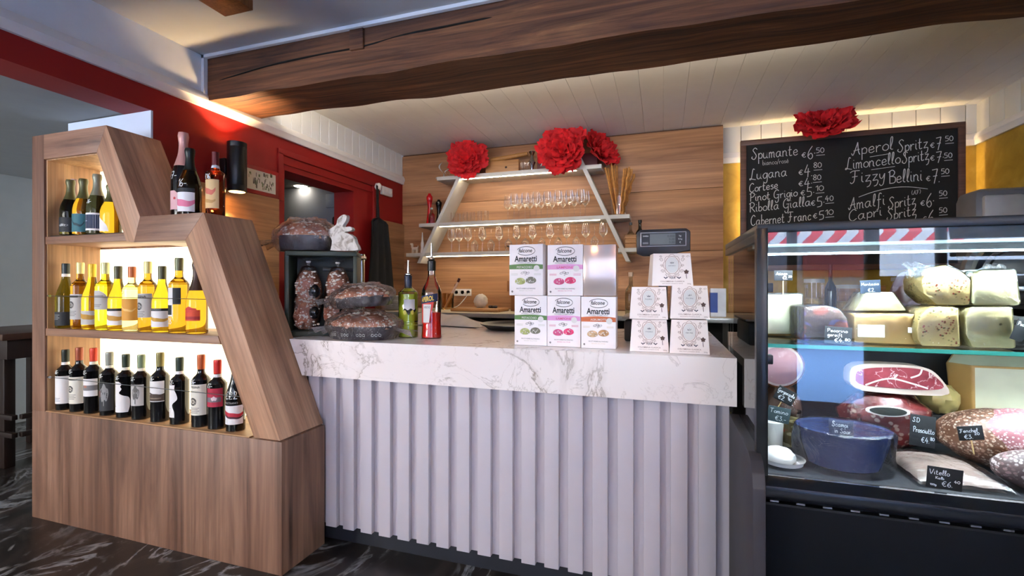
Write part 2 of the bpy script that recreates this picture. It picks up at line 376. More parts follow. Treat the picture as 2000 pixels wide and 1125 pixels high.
# left wall, red, with the wide opening and the door to the back room
b = B(); X0, X1 = XL-.2, XL
b.box(X0, X1, -2.6, 1.735, 2.06, ZM); b.box(X0, X1, 1.735, 2.62, 0, ZM); b.box(X0, X1, 2.62, 3.39, 1.96, ZM); b.box(X0, X1, 3.39, 4.3, 0, ZM)
b.box(X1-.005, X1+.014, 2.555, 2.60, 1.74, 2.075, 0, .004); b.box(X1-.005, X1+.014, 2.555, 3.72, 2.06, 2.10, 0, .004); b.box(X1-.005, X1+.008, 2.60, 3.70, 2.0, 2.012)
b.box(X1-.005, X1+.014, 3.66, 3.70, 1.2, 2.075, 0, .004)
struct(b, 'wall_left', REDW)
b = B().box(X0, X1, -2.6, 2.1, ZM, ZC); y = 2.1
while y < 4.2: b.box(X0, X1, y, min(y+.094, 4.3), ZM, ZC+.02, 0, .004); y += .098
b.box(X0, X1-.004, 2.1, 4.3, ZM, ZC+.03); struct(b, 'wall_left_upper', mat((222, 222, 222), .7, var=.03), flat=True)
mp = [(0, ZM-.01), (.018, ZM-.01), (.022, ZM+.015), (.03, ZM+.03), (.026, ZM+.055), (.012, ZM+.075), (0, ZM+.08)]
struct(B().prism([(X1+a, z) for a, z in mp], 'y', -2.6, 4.2), 'trim_2', WHITE, ang=30)
b = B().box(X1, X1+.02, 1.737, 2.555, 0, 1.742, 0, .003); b.box(X1, X1+.02, 3.70, 4.19, 0, 1.77, 0, .003); struct(b, 'trim_3', WLEFT)
# back room seen through the door
b = B(); b.box(-5.2, X0, 4.2, 4.3, 0, 2.5); b.box(-3.9, X0, 3.75, 3.95, 0, 2.5); struct(b, 'wall_back_room', mat((150, 155, 165), .8, var=.03))
struct(B().box(-5.2, X0, 2.2, 4.3, 2.12, 2.2), 'ceiling_back_room', mat((120, 116, 110), .85, var=.03))
struct(B().box(-5.25, -5.15, -2.6, 4.3, 0, 2.5), 'wall_far_left', mat((176, 180, 178), .85, var=.03))
struct(B().box(-3.17, XL-.0005, 1.724, 1.7345, 0, 2.059).box(-3.17, X0-.001, 1.7346, 1.86, 0, 2.059), 'wall_side_room', mat((205, 214, 226), .8, var=.02))
struct(B().box(-5.2, X0-.001, -2.6, 2.56, 2.065, 2.12), 'ceiling_side_room', mat((150, 152, 150), .85, var=.03))
struct(B().box(-5.2, -3.17, 2.55, 2.6, 0, 2.1), 'wall_side_room_end', mat((176, 180, 178), .85, var=.03))
# back wall: wood panel on the left, plastered yellow on the right, white boards over it
b = B()
for z0, z1 in ((0, .93), (.933, 1.44), (1.443, 1.96), (1.963, ZC-.012)): b.box(XL, .479, YB-.02, YB, z0, z1, 0, .0015)
struct(b, 'wall_back_panel', WPAN)
struct(B().box(XL-.2, .479, YB, 4.5, 0, 2.5), 'wall_back', mat((90, 60, 40), .8))
m, n, l, p = newmat('ochre_plaster'); f = nz(n, l, coord(n, l), 5, 6, .6, .5)
l.new(ramp(n, l, f, [(.3, lin((150, 116, 32))), (.55, lin((176, 142, 48))), (.75, lin((196, 162, 72)))]), p.inputs['Base Color']); p.inputs['Roughness'].default_value = .6; OCHRE = m
struct(B().box(.479, XR+.02, 4.29, 4.5, 0, ZM), 'wall_back_right', OCHRE)
struct(B().box(XR, XR+.1, 1.0, 4.4, 0, ZM), 'wall_right', OCHRE)
b = B(); x = .479
while x < XR: b.box(x, x+.146, 4.285, 4.5, ZM, ZC+.02, 0, .004); x += .15
y = 1.0
while y < 4.28: b.box(XR, XR+.1, y, y+.146, ZM, ZC+.02, 0, .004); y += .15
struct(b, 'wall_right_upper', WHITEM)
b = B().prism([(4.29-a, z) for a, z in mp], 'x', .479, XR); b.prism([(XR-a, z) for a, z in mp], 'y', 1.0, 4.29); struct(b, 'trim_4', WHITE, ang=30)
struct(B().box(XR, 3.7, .95, 1.0, 0, 2.5).box(3.6, 3.7, -2.6, 1.0, 0, 2.5), 'wall_far_right', PLASTER)
# shop front behind the camera, with the street beyond: the display glass mirrors it
b = B(); Y0, Y1 = -2.6, -2.5
for x0, x1, z0, z1 in ((-5.2, -5.0, 0, 2.5), (-5.0, -2.9, 0, .75), (-5.0, -2.9, 2.05, 2.5), (-2.9, -2.2, 0, 2.5), (-2.2, 1.2, 0, .7), (-2.2, 3.6, 2.3, 2.5), (1.2, 1.27, 0, 2.3), (1.86, 1.95, 0, 2.3), (1.95, 3.4, 0, 1.24), (3.4, 3.7, 0, 2.5), (2.42, 2.47, 1.24, 2.3)): b.box(x0, x1, Y0, Y1, z0, z1)
struct(b, 'wall_front', mat((60, 58, 58), .8))
for i, (x0, x1, z0, z1) in enumerate(((-2.2, 1.2, .7, 2.3), (1.95, 3.4, 1.24, 2.3), (-5.0, -2.9, .75, 2.05))):  # third pane is made up, an opening for the side-room fill
    struct(B().box(x0, x1, Y0+.04, Y0+.05, z0, z1), 'window_%d' % (i+1), PANE)
struct(B().box(1.27, 1.86, Y0+.04, Y0+.05, 0, 2.3), 'door_1', PANE)
b = B()
for i in range(6): b.prism([(-2.44, 1.25+.16*i), (-2.425, 1.26+.16*i), (-2.46, 1.38+.16*i), (-2.475, 1.37+.16*i)], 'x', 2.46, 3.42)
b.obj('window_blind', mat((205, 222, 228), .4), label='pale wide-slatted blind hung in the shop window behind the viewer', cat='blind', flat=True)
struct(B().box(-14, 16, -16, -2.6, -.12, -.06), 'street_ground', mat((120, 158, 205), .8))
b = B().box(-12, 4.45, -10.4, -9.2, 0, 6); b.box(3.0, 4.4, -9.25, -9.15, 1.34, 1.84, 1); struct(b, 'street_building', [mat((96, 98, 104), .8), mat((120, 16, 18), .6)])
struct(B().box(6.2, 14, -15, -12, 0, 5), 'street_building_white', mat((225, 228, 230), .8))
m, n, l, p = newmat('striped_awning_cloth'); sx = n.new('ShaderNodeSeparateXYZ'); l.new(coord(n, l), sx.inputs[0])
fr = n.new('ShaderNodeMath'); fr.operation = 'FRACT'; mu = n.new('ShaderNodeMath'); mu.operation = 'MULTIPLY'; mu.inputs[1].default_value = 2.6
ma = n.new('ShaderNodeMath'); ma.operation = 'MULTIPLY_ADD'; ma.inputs[1].default_value = -.9; l.new(sx.outputs['Z'], ma.inputs[0]); l.new(sx.outputs['X'], ma.inputs[2]); l.new(ma.outputs[0], mu.inputs[0]); l.new(mu.outputs[0], fr.inputs[0])
l.new(ramp(n, l, fr.outputs[0], [(0, lin((190, 40, 50))), (.5, lin((235, 235, 235)))], 'CONSTANT'), p.inputs['Base Color']); p.inputs['Roughness'].default_value = .8
b = B().sheet(lambda u, v: (1.4+u*3.6, -9.1+v*1.7, 2.75-v*.62), 2, 2); b.sheet(lambda u, v: (1.4+u*3.6, -7.4, 2.13-v*.2), 2, 2)
b.obj('shop_awning', m, label='red and white striped awning over the shop across the street', cat='awning', flat=True)
# ceiling lamps added out of view, and the wall sconce
for x, y in ADDED_LAMPS:
    t = thing('added_ceiling_lamp', 'round white ceiling lamp added out of view in the front part of the shop', 'lamp', (x, y, ZC), group='added round ceiling lamps by the window')
    B().shell([(.17, 0), (.17, -.045), (.155, -.06)], 28).obj('lamp_shade', WHITE, t); B().lathe([(.0, -.05), (.152, -.05)], 28).obj('diffuser', emis((255, 232, 200), 12), t)
def sconce(x, y, z0, z1, nx, label):
    t = thing('wall_sconce', label, 'wall lamp', (x, y, (z0+z1)/2)); h = (z1-z0)/2
    B().lathe([(.044, -h+.006), (.05, -h), (.052, -h+.002), (.052, -h+.035), (.0515, -h+.036), (.052, -h+.037), (.052, h-.03), (.0515, h-.029), (.052, h-.028), (.052, h), (.045, h)], 32).obj('lamp_body', BLACK, t)
    B().box(min(nx*.04, nx*.12), max(nx*.04, nx*.12), -.045, .045, -.05, .05, 0, .004).obj('mount', BLACK, t)
    for s_ in (-1, 1): B().lathe([(0, s_*(h+.0005)), (.042, s_*(h+.0005))], 24).obj('lens', emis((255, 226, 170), 9), t)
    spot('sconce_light_down', (x, y, z0-.01), (0, 0, 0), 20, (1, .72, .38), 95, .5, .02); spot('sconce_light_up', (x, y, z1+.01), (pi, 0, 0), 15, (1, .72, .38), 118, .35, .02)
sconce(-2.40, 2.131, 1.706, 1.997, -1, 'black cylinder wall lamp shining up and down the red wall')
# picture on the red wall
t = thing('framed_picture', 'small street drawing in a thin red frame on the red wall', 'picture', (XL, 2.39, 1.82))
B().box(0, .014, -.125, .165, -.075, .105, 0, .002).obj('frame', mat((150, 18, 18), .45), t)
b = B().box(.0142, .0152, -.095, .137, -.05, .08)
rr = random.Random(3)
for i in range(46):
    y, z = rr.uniform(-.085, .12), rr.uniform(-.04, .06); k = rr.uniform(.006, .03)
    b.box(.0153, .0158, y, y+rr.uniform(.003, .012), z, z+k, 1+i % 3)
b.obj('drawing', [mat((222, 214, 196), .8, var=0), mat((90, 80, 66), .8, var=0), mat((150, 140, 116), .8, var=0), mat((120, 130, 90), .8, var=0)], t, flat=True)
q = onZ(440, 33, 2.32)
B().box(q.x, q.x+.155, q.y-.3, q.y, 2.32, ZC+.002, 0, .002).obj('ceiling_block', wood('block_wood', 'z', [(120, 72, 36), (150, 94, 50), (166, 110, 64)], 8, .6), label='short square block of varnished wood fixed under the plaster ceiling', cat='wood block')
# downlight, switch frame and cabinet in the back room; double socket on the wall; stool in the side room
q = onZ(587, 364, 2.12); B().lathe([(0, -.004), (.05, -.004), (.06, 0)], 24, c=(q.x, q.y, 2.12)).obj('downlight', emis((255, 240, 215), 30), label='small round downlight glowing in the back room ceiling', cat='lamp')
a, c2 = onY(638, 380, 3.75), onY(660, 405, 3.75)
B().box(a.x, c2.x, 3.735, 3.75, c2.z, a.z, 0, .004).obj('fuse_box', mat((150, 156, 168), .6), label='flat pale cover plate on the grey back room wall', cat='cover')
a, c2 = onY(596, 398, 4.0), onY(617, 460, 4.0)
b = B().box(-4.6, min(a.x+.25, -3.95), 3.9, 4.19, 0, 1.48, 0, .004); b.obj('store_cupboard', mat((120, 92, 40), .6), label='mustard coloured cupboard at the back of the back room', cat='cupboard')
B().box(-5.1, -4.1, 3.3, 3.8, 1.30, 1.33).box(-5.1, -5.05, 3.3, 3.8, 0, 1.3).box(-4.15, -4.1, 3.3, 3.8, 0, 1.3).obj('store_shelf', mat((70, 72, 76), .6), label='grey storage shelf standing in the back room', cat='shelf')
a = onY(676, 425, 3.7); B().box(a.x-.07, a.x+.07, 3.58, 3.72, 0, a.z, 0, .02).obj('loudspeaker', BLACK, label='tall black box standing inside the back room doorway', cat='box')
q = onX(742, 371, XL)
t = thing('wall_socket', 'white double socket plate with round knob on the red wall', 'socket', (XL, q.y, q.z))
B().box(0, .03, .0, .17, -.04, .04, 0, .006).obj('plate', WHITE, t); b = B()
for k in (.045, .125): B().lathe([(.026, 0), (.026, .004), (.021, .004), (.019, -.004), (0, -.004)], 20, T=Matrix.Translation((.031, k, 0)) @ Matrix.Rotation(pi/2, 4, 'Y')).obj('outlet', mat((220, 218, 214), .4), t)
pass
B().lathe([(0, .07), (.02, .068), (.034, .055), (.034, .03), (.016, .02), (.016, 0)], 20, T=Matrix.Translation((0, -.09, .01)) @ Matrix.Rotation(pi/2, 4, 'Y')).obj('knob', WHITE, t)
ay, az = q.y-.09, q.z
def apron(u, v):
    z = az+.01-.95*v; wd = .012+(.12 if v > .34 else .12*max(0, (v-.31)/.03))*(1 if v < .5 else 1+(v-.5)*1.1)
    y = ay-.05+(u-.45)*2*wd
    return (XL+.06+.02*sin(u*19+v*3)*min(1, v*2)+.03*v, y, z)
b = B().sheet(apron, 30, 40); t = b.obj('hanging_apron', mat((13, 13, 15), .85), label='black apron hanging from the white knob on the red wall', cat='apron', ang=80)
sd = t.modifiers.new('thickness', 'SOLIDIFY'); sd.thickness = .006
B().tube(smooth_line([(XL+.055, ay-.012, az), (XL+.055, ay-.02, az-.12), (XL+.06, ay-.05, az-.25)], 5), .006, 6).obj('strap', mat((24, 24, 26), .8), t)
t = thing('bar_stool', 'dark wooden bar stool standing in the grey side room', 'stool', (-3.98, 1.95, 0))
B().box(-.5, .24, -.24, .30, .82, .86, 0, .006).obj('seat', mat((70, 44, 30), .5), t)
B().box(-.46, .2, -.2, .26, .70, .82, 0, .004).obj('apron_rail', WDARK, t)
for x, y in ((-.44, -.18), (.03, -.12), (-.44, .24), (.18, .24)): B().box(x-.028, x+.028, y-.028, y+.028, 0, .72, 0, .004).obj('leg', WDARK, t)
for z in (.22, .33): B().box(-.44, .16, -.16, -.13, z-.015, z+.015, 0, .003).box(.15, .18, -.12, .24, z-.015, z+.015, 0, .003).obj('stretcher', WDARK, t)

# ================================================================ BAR COUNTER
m, n, l, p = newmat('white_veined_marble')
co = coord(n, l, (1, 1, 1)); a = nz(n, l, co, 1.7, 8, .6, 1.2); a2 = nz(n, l, co, 4.2, 7, .6, 1.5); msk = nz(n, l, co, 1.4, 3, .5, .4)
v1 = ramp(n, l, a, [(.484, (0, 0, 0, 1)), (.5, (1, 1, 1, 1)), (.507, (.2, .2, .2, 1)), (.56, (0, 0, 0, 1))])
v2 = ramp(n, l, a2, [(.49, (0, 0, 0, 1)), (.5, (.5, .5, .5, 1)), (.51, (0, 0, 0, 1))])
mk = ramp(n, l, msk, [(.36, (0, 0, 0, 1)), (.54, (1, 1, 1, 1))])
vv = mixc(n, l, 1.0, mixc(n, l, 1.0, v1, v2, 'ADD'), mk, 'MULTIPLY')
l.new(mixc(n, l, vv, lin((246, 236, 232)), lin((168, 152, 140))), p.inputs['Base Color']); p.inputs['Roughness'].default_value = .22
CX0, CX1, CY, CZ = -1.62, .235, 1.69, .91
b = B().box(CX0, CX1, 1.7285, 2.66, CZ-.03, CZ); b.prism([(-1.598, CZ), (CX1, CZ), (CX1, .75), (-1.528, .75)], 'y', CY, 1.7285)
b.obj('marble_worktop', m, label='white marble counter slab with grey veins and deep front edge', cat='worktop')
t = thing('bar_counter', 'white fluted bar counter front under the marble slab', 'counter', (-.6, 1.9, 0))
LILAC = mat((194, 186, 193), .55, var=.015)
b = B(); x = -1.525
while x < .21:
    b.box(x+.6, min(x+.056, .215)+.6, -.17, -.14, .075, .752, 0, .002); x += .0914
b.box(-.95, .82, -.145, -.13, .075, .86); b.obj('fluted_panel', LILAC, t)
B().box(-.95, .82, -.13, -.10, 0, .16).obj('plinth', mat((30, 32, 40), .5), t)
B().box(-.95, .82, -.12, .72, .10, .878).obj('body', mat((70, 70, 72), .6), t)

# ================================================================ WINE DISPLAY UNIT
UY0, UY1 = 1.475, 1.722
t = thing('wine_display_unit', 'angular wood wine rack with glowing back standing left of the counter', 'shelf unit', (-2.2, 1.6, 0))
OX, OY = 2.2, -1.6
def T2(pts): return [(x+OX, z) for x, z in pts]
XA = -2.985
O = {'A': (XA, 1.893), 'B': (-2.447, 1.893), 'Cc': (-2.225, 1.46), 'D': (-1.845, 1.46), 'E': (-1.447, .535)}
I = [(-2.895, 1.772), (-2.512, 1.772), (-2.333, 1.39), (-2.895, 1.39)]
b = B(); y0, y1 = UY0+OY, UY1+OY
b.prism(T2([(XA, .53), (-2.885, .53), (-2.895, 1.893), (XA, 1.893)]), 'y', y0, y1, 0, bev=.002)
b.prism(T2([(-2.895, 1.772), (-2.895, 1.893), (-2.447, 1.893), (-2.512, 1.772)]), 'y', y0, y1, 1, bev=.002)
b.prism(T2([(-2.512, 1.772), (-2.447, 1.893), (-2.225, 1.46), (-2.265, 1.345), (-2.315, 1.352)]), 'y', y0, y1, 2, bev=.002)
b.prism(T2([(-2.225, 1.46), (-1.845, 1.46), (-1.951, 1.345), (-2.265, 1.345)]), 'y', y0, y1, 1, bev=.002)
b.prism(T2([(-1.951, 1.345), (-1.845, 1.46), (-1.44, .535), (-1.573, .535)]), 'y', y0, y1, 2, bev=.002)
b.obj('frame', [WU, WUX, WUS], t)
B().box(XA+OX, -1.432+OX, y0, y1, 0, .53, 0, .002).obj('base_cabinet', WU, t)
for x1, z, xe in ((-2.333, 1.39, -2.32), (-1.77, .94, -1.755)):
    B().prism(T2([(-2.89, z-.036), (xe, z-.036), (x1, z), (-2.89, z)]), 'y', y0+.004, y1, 0, bev=.0015).obj('shelf', WUX, t)
B().box(-2.885+OX, -1.6+OX, y0+.003, y1-.02, .5305, .535).obj('shelf', wood('shelf_wood', 'x', [(150, 112, 80), (185, 142, 102), (205, 165, 120)], 6, .5), t)
B().box(-2.8945+OX, -2.883+OX, y0+.01, y1-.01, .535, 1.77).box(-2.88+OX, -2.51+OX, y0+.01, y1-.01, 1.766, 1.7715).obj('lining', WUI, t)
GLOW = emis((255, 240, 200), 2.6)
yb = y1-.012
b = B()
for pl in ([(-2.882, 1.392), (-2.33, 1.392), (-2.50, 1.764), (-2.882, 1.764)], [(-2.882, .942), (-1.77, .942), (-1.945, 1.344), (-2.882, 1.344)], [(-2.882, .537), (-1.60, .537), (-1.75, .902), (-2.882, .902)]): b.prism(T2(pl), 'y', yb, yb+.008)
b.obj('light_panel', GLOW, t); B().prism(T2([(XA, 0), (-1.44, 0), (-1.45, .53), (-1.86, 1.45), (-2.235, 1.45), (-2.455, 1.88), (XA, 1.88)]), "y", y1-.004, y1+.004).obj('back_board', WU, t)
b = B()
for z, xe in ((1.10, -1.815), (.70, -1.63)):
    b.tube([(-2.884+OX, y0+.010, z), (xe+OX, y0+.010, z-.008)], .0016, 6); b.lathe([(.004, 0), (.004, .012), (.006, .013), (.006, .018), (0, .018)], 10, T=Matrix.Translation((-2.884+OX, y0+.010, z)) @ Matrix.Rotation(pi/2, 4, 'Y'))
b.obj('guard_wire', CHROME, t)
B().box(-2.885+OX, -2.34+OX, y0+.02, y1-.03, 1.3905, 1.396).obj('shelf_mat', BLACK, t)

# ================================================================ BOTTLES
PROF = {
 'bordeaux': [(0, .30), (0, .9), (.006, 1), (.6, 1), (.645, .97), (.69, .80), (.72, .56), (.75, .42), (.80, .385), (.955, .37), (.957, .41), (.985, .41), (1, .38)],
 'burgundy': [(0, .3), (0, .9), (.006, 1), (.42, 1), (.5, .95), (.58, .80), (.66, .60), (.74, .44), (.82, .37), (.955, .35), (.957, .39), (.985, .39), (1, .36)],
 'champagne': [(0, .3), (0, .9), (.006, 1), (.40, 1), (.48, .96), (.56, .84), (.66, .60), (.75, .42), (.84, .36), (.9, .37), (.905, .42), (.96, .42), (.99, .40), (1, .3)],
 'square': [(0, .3), (0, .92), (.006, 1), (.62, 1), (.665, .97), (.70, .80), (.725, .5), (.75, .40), (.79, .36), (.955, .36), (1, .36)],
}
def bottle(label, loc, h, r, kind, glass, cap, capz, band=None, decals=(), price=None, turn=0, group=None, name='wine_bottle', bandz=None, opaque=False, parent=None):
    pf = [(a*r, z*h) for z, a in PROF[kind]]
    mp = smooth_line(pf[2:-4], 3); mp = pf[:2]+[(min(a, r), z) for a, z in mp]+pf[-3:]
    def rz(z):
        for (r0, z0), (r1, z1) in zip(mp, mp[1:]):
            if z0 <= z <= z1 and z1 > z0: return r0+(r1-r0)*(z-z0)/(z1-z0)
        return r
    gm = mat(glass, .08, var=0, coat=.3) if opaque else glassy(glass)
    o = B().lathe(mp, 28).obj(name, gm, label=label, cat='bottle', group=group, ang=60, loc=loc); o.rotation_euler = (0, 0, rad(turn))
    def at(a, z, off): q = rz(z)+off; t_ = rad(a-90); return (q*cos(t_), q*sin(t_), z)
    cp = [(max(rz(z*h), .36*r)+.0007, z*h) for z in [capz+(1-capz)*i/10 for i in range(11)]]; cp[-1] = (cp[-1][0], h+.0007)
    if kind == 'champagne': cp = [(a+(.0012 if zz > .9*h else 0), zz) for a, zz in cp]
    B().lathe([(.002, h+.0009)]+cp[::-1], 24).obj('capsule', mat(cap, .38, .25, var=.05), o)
    if band:
        z0 = (bandz or capz-.05)*h; B().shell([(rz(z0)+.0009, z0), (rz(z0+.045*h)+.0009, z0+.045*h)], 24).obj('neck_band', mat(band, .6), o)
    if decals:
        b = B(); mats = []; idx = {}
        def mi(c, rough=.65):
            if c not in idx: idx[c] = len(mats); mats.append(mat(c, rough, var=.03))
            return idx[c]
        lift = .0006
        for d in decals:
            lift += .00012; k = d[0]
            if k == 'r':
                _, a0, a1, z0, z1, c = d; b.sheet(lambda u, v: at(a0+(a1-a0)*u, (z0+(z1-z0)*v)*h, lift), 13, 5, mi(c))
            elif k == 'w':
                _, a0, a1, zc, am, th, c = d
                b.sheet(lambda u, v: at(a0+(a1-a0)*u, (zc+am*sin(u*5.5+1)+.3*am*sin(u*13)+(v-.5)*th*(.6+.5*sin(u*3.1)))*h, lift), 25, 3, mi(c))
            elif k == 'c':   # right edge follows a curve
                _, a0, pts, c = d; ps = smooth_line(pts, 4)
                for (zA, aA), (zB, aB) in zip(ps, ps[1:]): b.sheet(lambda u, v: at(a0+((aA+(aB-aA)*v)-a0)*u, (zA+(zB-zA)*v)*h, lift), 10, 2, mi(c))
            elif k == 'o':
                _, a, z, q, c = d; b.sheet(lambda u, v: at(a+math.degrees((q*(.55+.45*v))*h*cos(2*pi*u)/r), (z+q*(.55+.45*v)*sin(2*pi*u))*h, lift), 18, 2, mi(c))
            elif k == 'd':
                _, a, z, qa, qz, c = d; b.sheet(lambda u, v: at(a+math.degrees(qa*v*h*cos(2*pi*u)/r), (z+qz*v*sin(2*pi*u)*(1+.25*sin(u*31)))*h, lift), 24, 3, mi(c))
            elif k == 't':
                _, s_, a, z, size, c = d; b.text(s_, lambda x, y: at(a+math.degrees(x/r), z*h+y, lift), 0, 0, size*h, None, mi(c), .01)
        b.obj('label', mats, o, fix=False)
    if price:
        s_, a, z, size = price; b = B(); scribble(b, s_, lambda x, y: at(a+math.degrees(x/r), z*h+y, .0012), 0, 0, size*h, pen=.0027, align='c'); b.obj('price_writing', CHALK, o, fix=False)
    return o
INKG = (70, 66, 64); CR = (226, 220, 206); WH = (232, 228, 228)
Z1, Z2, Z3 = .5362, .9412, 1.3972
def lab(z0, z1, c=WH, a=62): return ('r', -a, a, z0, z1, c)
def lines(z, n_, c=INKG, a0=-45, a1=20): return [('r', a0, a1-8*(i % 2), z-i*.022, z-i*.022+.006, c) for i in range(n_)]
SEAL = [('o', -22, .36, .055, INKG), ('d', -22, .36, .02, .022, (120, 112, 104))]
DK = (9, 9, 11)
reds = [
 (128, 683, (22, 30, 22), WH, [lab(.11, .57)]+lines(.2, 3, (110, 120, 150), -45, 10), '38-', 'red wine bottle with dark capsule and big plain white label, next to rack post'),
 (155, 679, (150, 72, 44), None, [lab(.13, .55, CR)]+SEAL+lines(.27, 4)+[('r', -50, 30, .50, .515, INKG)], '23-', 'red wine bottle with brown capsule and cream seal label, end of bottom row'),
 (183, 680, (205, 60, 34), CR, [lab(.27, .54), ('r', -62, 62, .36, .44, (120, 116, 118)), ('d', -15, .42, .03, .02, (170, 110, 90))], '23-', 'red wine bottle with bright red capsule and grey-striped white label'),
 (214, 688, (136, 138, 128), CR, [lab(.08, .52, (44, 44, 48)), ('d', 5, .36, .06, .13, (142, 140, 140)), ('r', 2, 6, .16, .3, (142, 140, 140)), ('r', -55, -20, .3, .4, (96, 60, 54))], '28-', 'red wine bottle with silver capsule and dark label showing a grey tree'),
 (246, 692, (38, 50, 34), CR, [('c', -62, [(.09, 50), (.2, 60), (.32, 55), (.36, 20), (.40, -4), (.46, 12), (.5, 4), (.54, 12), (.58, -6)], WH)]+lines(.18, 1, INKG, -55, -30), '38-', 'red wine bottle with dark green capsule and white label cut in a deep curve'),
 (276, 693, (122, 136, 108), CR, [lab(.22, .55, (190, 186, 184), 50), ('d', 0, .42, .055, .10, (92, 90, 88)), ('r', -3, 3, .25, .36, (92, 90, 88))], '32-', 'red wine bottle with sage capsule and pale label showing a dark tree'),
 (313, 689, (134, 124, 74), None, [lab(.30, .60, WH, 58), ('r', -58, 58, .31, .40, (74, 58, 50)), ('w', -58, 58, .405, .012, .03, (74, 58, 50)), ('r', -40, 40, .345, .355, (160, 140, 120))], '26-', 'red wine bottle with olive capsule and white label over brown landscape'),
 (351, 698, (40, 54, 42), WH, [('c', -64, [(.11, 2), (.2, 0), (.30, -14), (.38, 18), (.46, 14), (.53, 2), (.60, 4)], WH)]+lines(.24, 1, INKG, -40, -30), '22-', 'red wine bottle with dark green capsule and wavy-edged white label'),
 (393, 693, (186, 92, 46), None, [lab(.17, .60, CR)]+SEAL+lines(.27, 4)+[('t', 'FESINA', -5, .55, .028, INKG)], '26-', 'red wine bottle with orange capsule and cream seal label beside red-labelled one'),
 (425, 703, (196, 40, 34), WH, [lab(.33, .60, (176, 30, 60), 60), ('r', -50, 50, .40, .47, (110, 100, 108)), ('d', 8, .45, .04, .03, (214, 190, 196))], '27-', 'red wine bottle with red capsule and crimson label'),
 (466, 700, (24, 24, 26), None, [lab(.10, .36, WH, 75), ('w', -75, 75, .24, .022, .06, (186, 36, 58)), ('w', -75, 75, .205, .02, .025, (70, 20, 40)), ('t', 'NOSTRANO', -5, .385, .025, (170, 165, 160))], '€22', 'sloping-shouldered red wine bottle with red wave label by slanted rack frame'),
]
YBOT = 1.532
for i, (u, vt, cap, band, dec, pr, lb) in enumerate(reds):
    q = onY(u, 820, YBOT); h = onY(u, vt, YBOT).z-Z1; kind = 'burgundy' if i == 10 else 'bordeaux'
    bottle(lb, (min(max(q.x, -2.838), -1.733), YBOT, Z1), h, .037, kind, DK, cap, .80 if kind == 'bordeaux' else .7, band, dec, (pr, -22 if i != 10 else -5, .61 if i != 10 else .45, .062 if i != 10 else .11), turn=20, group='red wines on the bottom shelf of the rack', opaque=True)
AMB, GOLD, GRN, LEM, PALE = (164, 130, 36), (188, 158, 38), (130, 134, 44), (198, 188, 44), (240, 238, 164)
GR = (190, 186, 182); NV = (26, 30, 36)
whites = [
 (127, 515, 'burgundy', GRN, (34, 44, 46), WH, [lab(.04, .25, NV, 75)]+lines(.2, 4, (150, 150, 150), -60, 10), 'green white-wine bottle with black low label at the rack post'),
 (157, 513, 'bordeaux', AMB, (222, 208, 140), None, [lab(.14, .52, GR)]+SEAL+lines(.26, 4)+[('r', -50, 30, .47, .5, INKG)], 'amber white-wine bottle with cream capsule and grey seal label, left of two alike'),
 (180, 516, 'burgundy', GOLD, (226, 186, 50), None, [lab(.07, .28, GR, 70), ('w', -70, 70, .2, .02, .07, (190, 140, 50))], 'golden white-wine bottle with bright yellow capsule'),
 (206, 513, 'bordeaux', LEM, (204, 204, 150), None, [('c', -60, [(.30, 55), (.45, 55), (.53, 40), (.58, 10)], GR)]+lines(.37, 2)+[('r', -40, 30, .5, .507, INKG)], 'lemon yellow wine bottle with curved grey label'),
 (231, 520, 'burgundy', GOLD, (70, 68, 44), None, [lab(.08, .34, WH, 72), ('r', -72, 72, .30, .34, NV), ('w', -72, 72, .2, .02, .07, (196, 146, 60))], 'golden wine bottle with olive capsule and wave label beside the clear bottle'),
 (258, 521, 'bordeaux', PALE, (176, 96, 52), None, [lab(.16, .50, (222, 156, 60), 75), ('w', -60, 60, .34, .03, .03, (240, 196, 120)), ('o', -25, .6, .03, (200, 190, 120))], 'clear pale wine bottle with copper capsule and orange label'),
 (289, 511, 'bordeaux', AMB, (216, 204, 134), None, [lab(.20, .54, GR)]+SEAL+lines(.28, 4)+[('t', 'FESINA', -5, .485, .03, INKG)], 'amber wine bottle with cream capsule and grey seal label, right of the clear bottle'),
 (317, 520, 'burgundy', GOLD, (74, 74, 46), None, [lab(.08, .32, WH, 72), ('r', -72, 72, .32, .36, NV), ('w', -72, 72, .2, .02, .05, (196, 150, 60)), ('t', 'NOSTRANO', -5, .33, .022, (150, 150, 150))], 'golden wine bottle with wave label beside the tall black-and-white labelled one'),
 (350, 504, 'bordeaux', AMB, (100, 104, 76), None, [('r', -62, 0, .22, .60, WH), ('r', 0, 45, .38, .60, NV), ('r', -62, -6, .24, .37, NV), ('r', -48, -42, .45, .57, INKG), ('r', -54, -36, .44, .45, INKG)], 'tallest amber wine bottle with split black and white label'),
 (385, 512, 'champagne', (180, 140, 40), (60, 38, 30), None, [('r', -60, 50, .18, .33, (214, 74, 40)), ('d', -10, .33, .10, .04, (206, 60, 50)), ('r', -60, 50, .2, .24, (170, 40, 40))], 'dark-necked wine bottle with orange-red label by the slanted frame'),
]
for i, (u, vt, kind, gl, cap, band, dec, lb) in enumerate(whites):
    q = onY(u, 645, YBOT); h = onY(u, vt, YBOT).z-Z2
    bottle(lb, (max(q.x, -2.834), YBOT, Z2), h, {'burgundy': .040, 'bordeaux': .037, 'champagne': .042}[kind]*(1.07 if i in (3, 8) else 1), kind, gl, cap, .83 if kind == 'bordeaux' else .80 if kind == 'burgundy' else .6, band, dec, ('28', -30, .12, .09) if i == 8 else None, turn=17, group='white wines on the middle shelf of the rack', bandz=.795)
SLV = (186, 160, 150); OLV = (86, 84, 48)
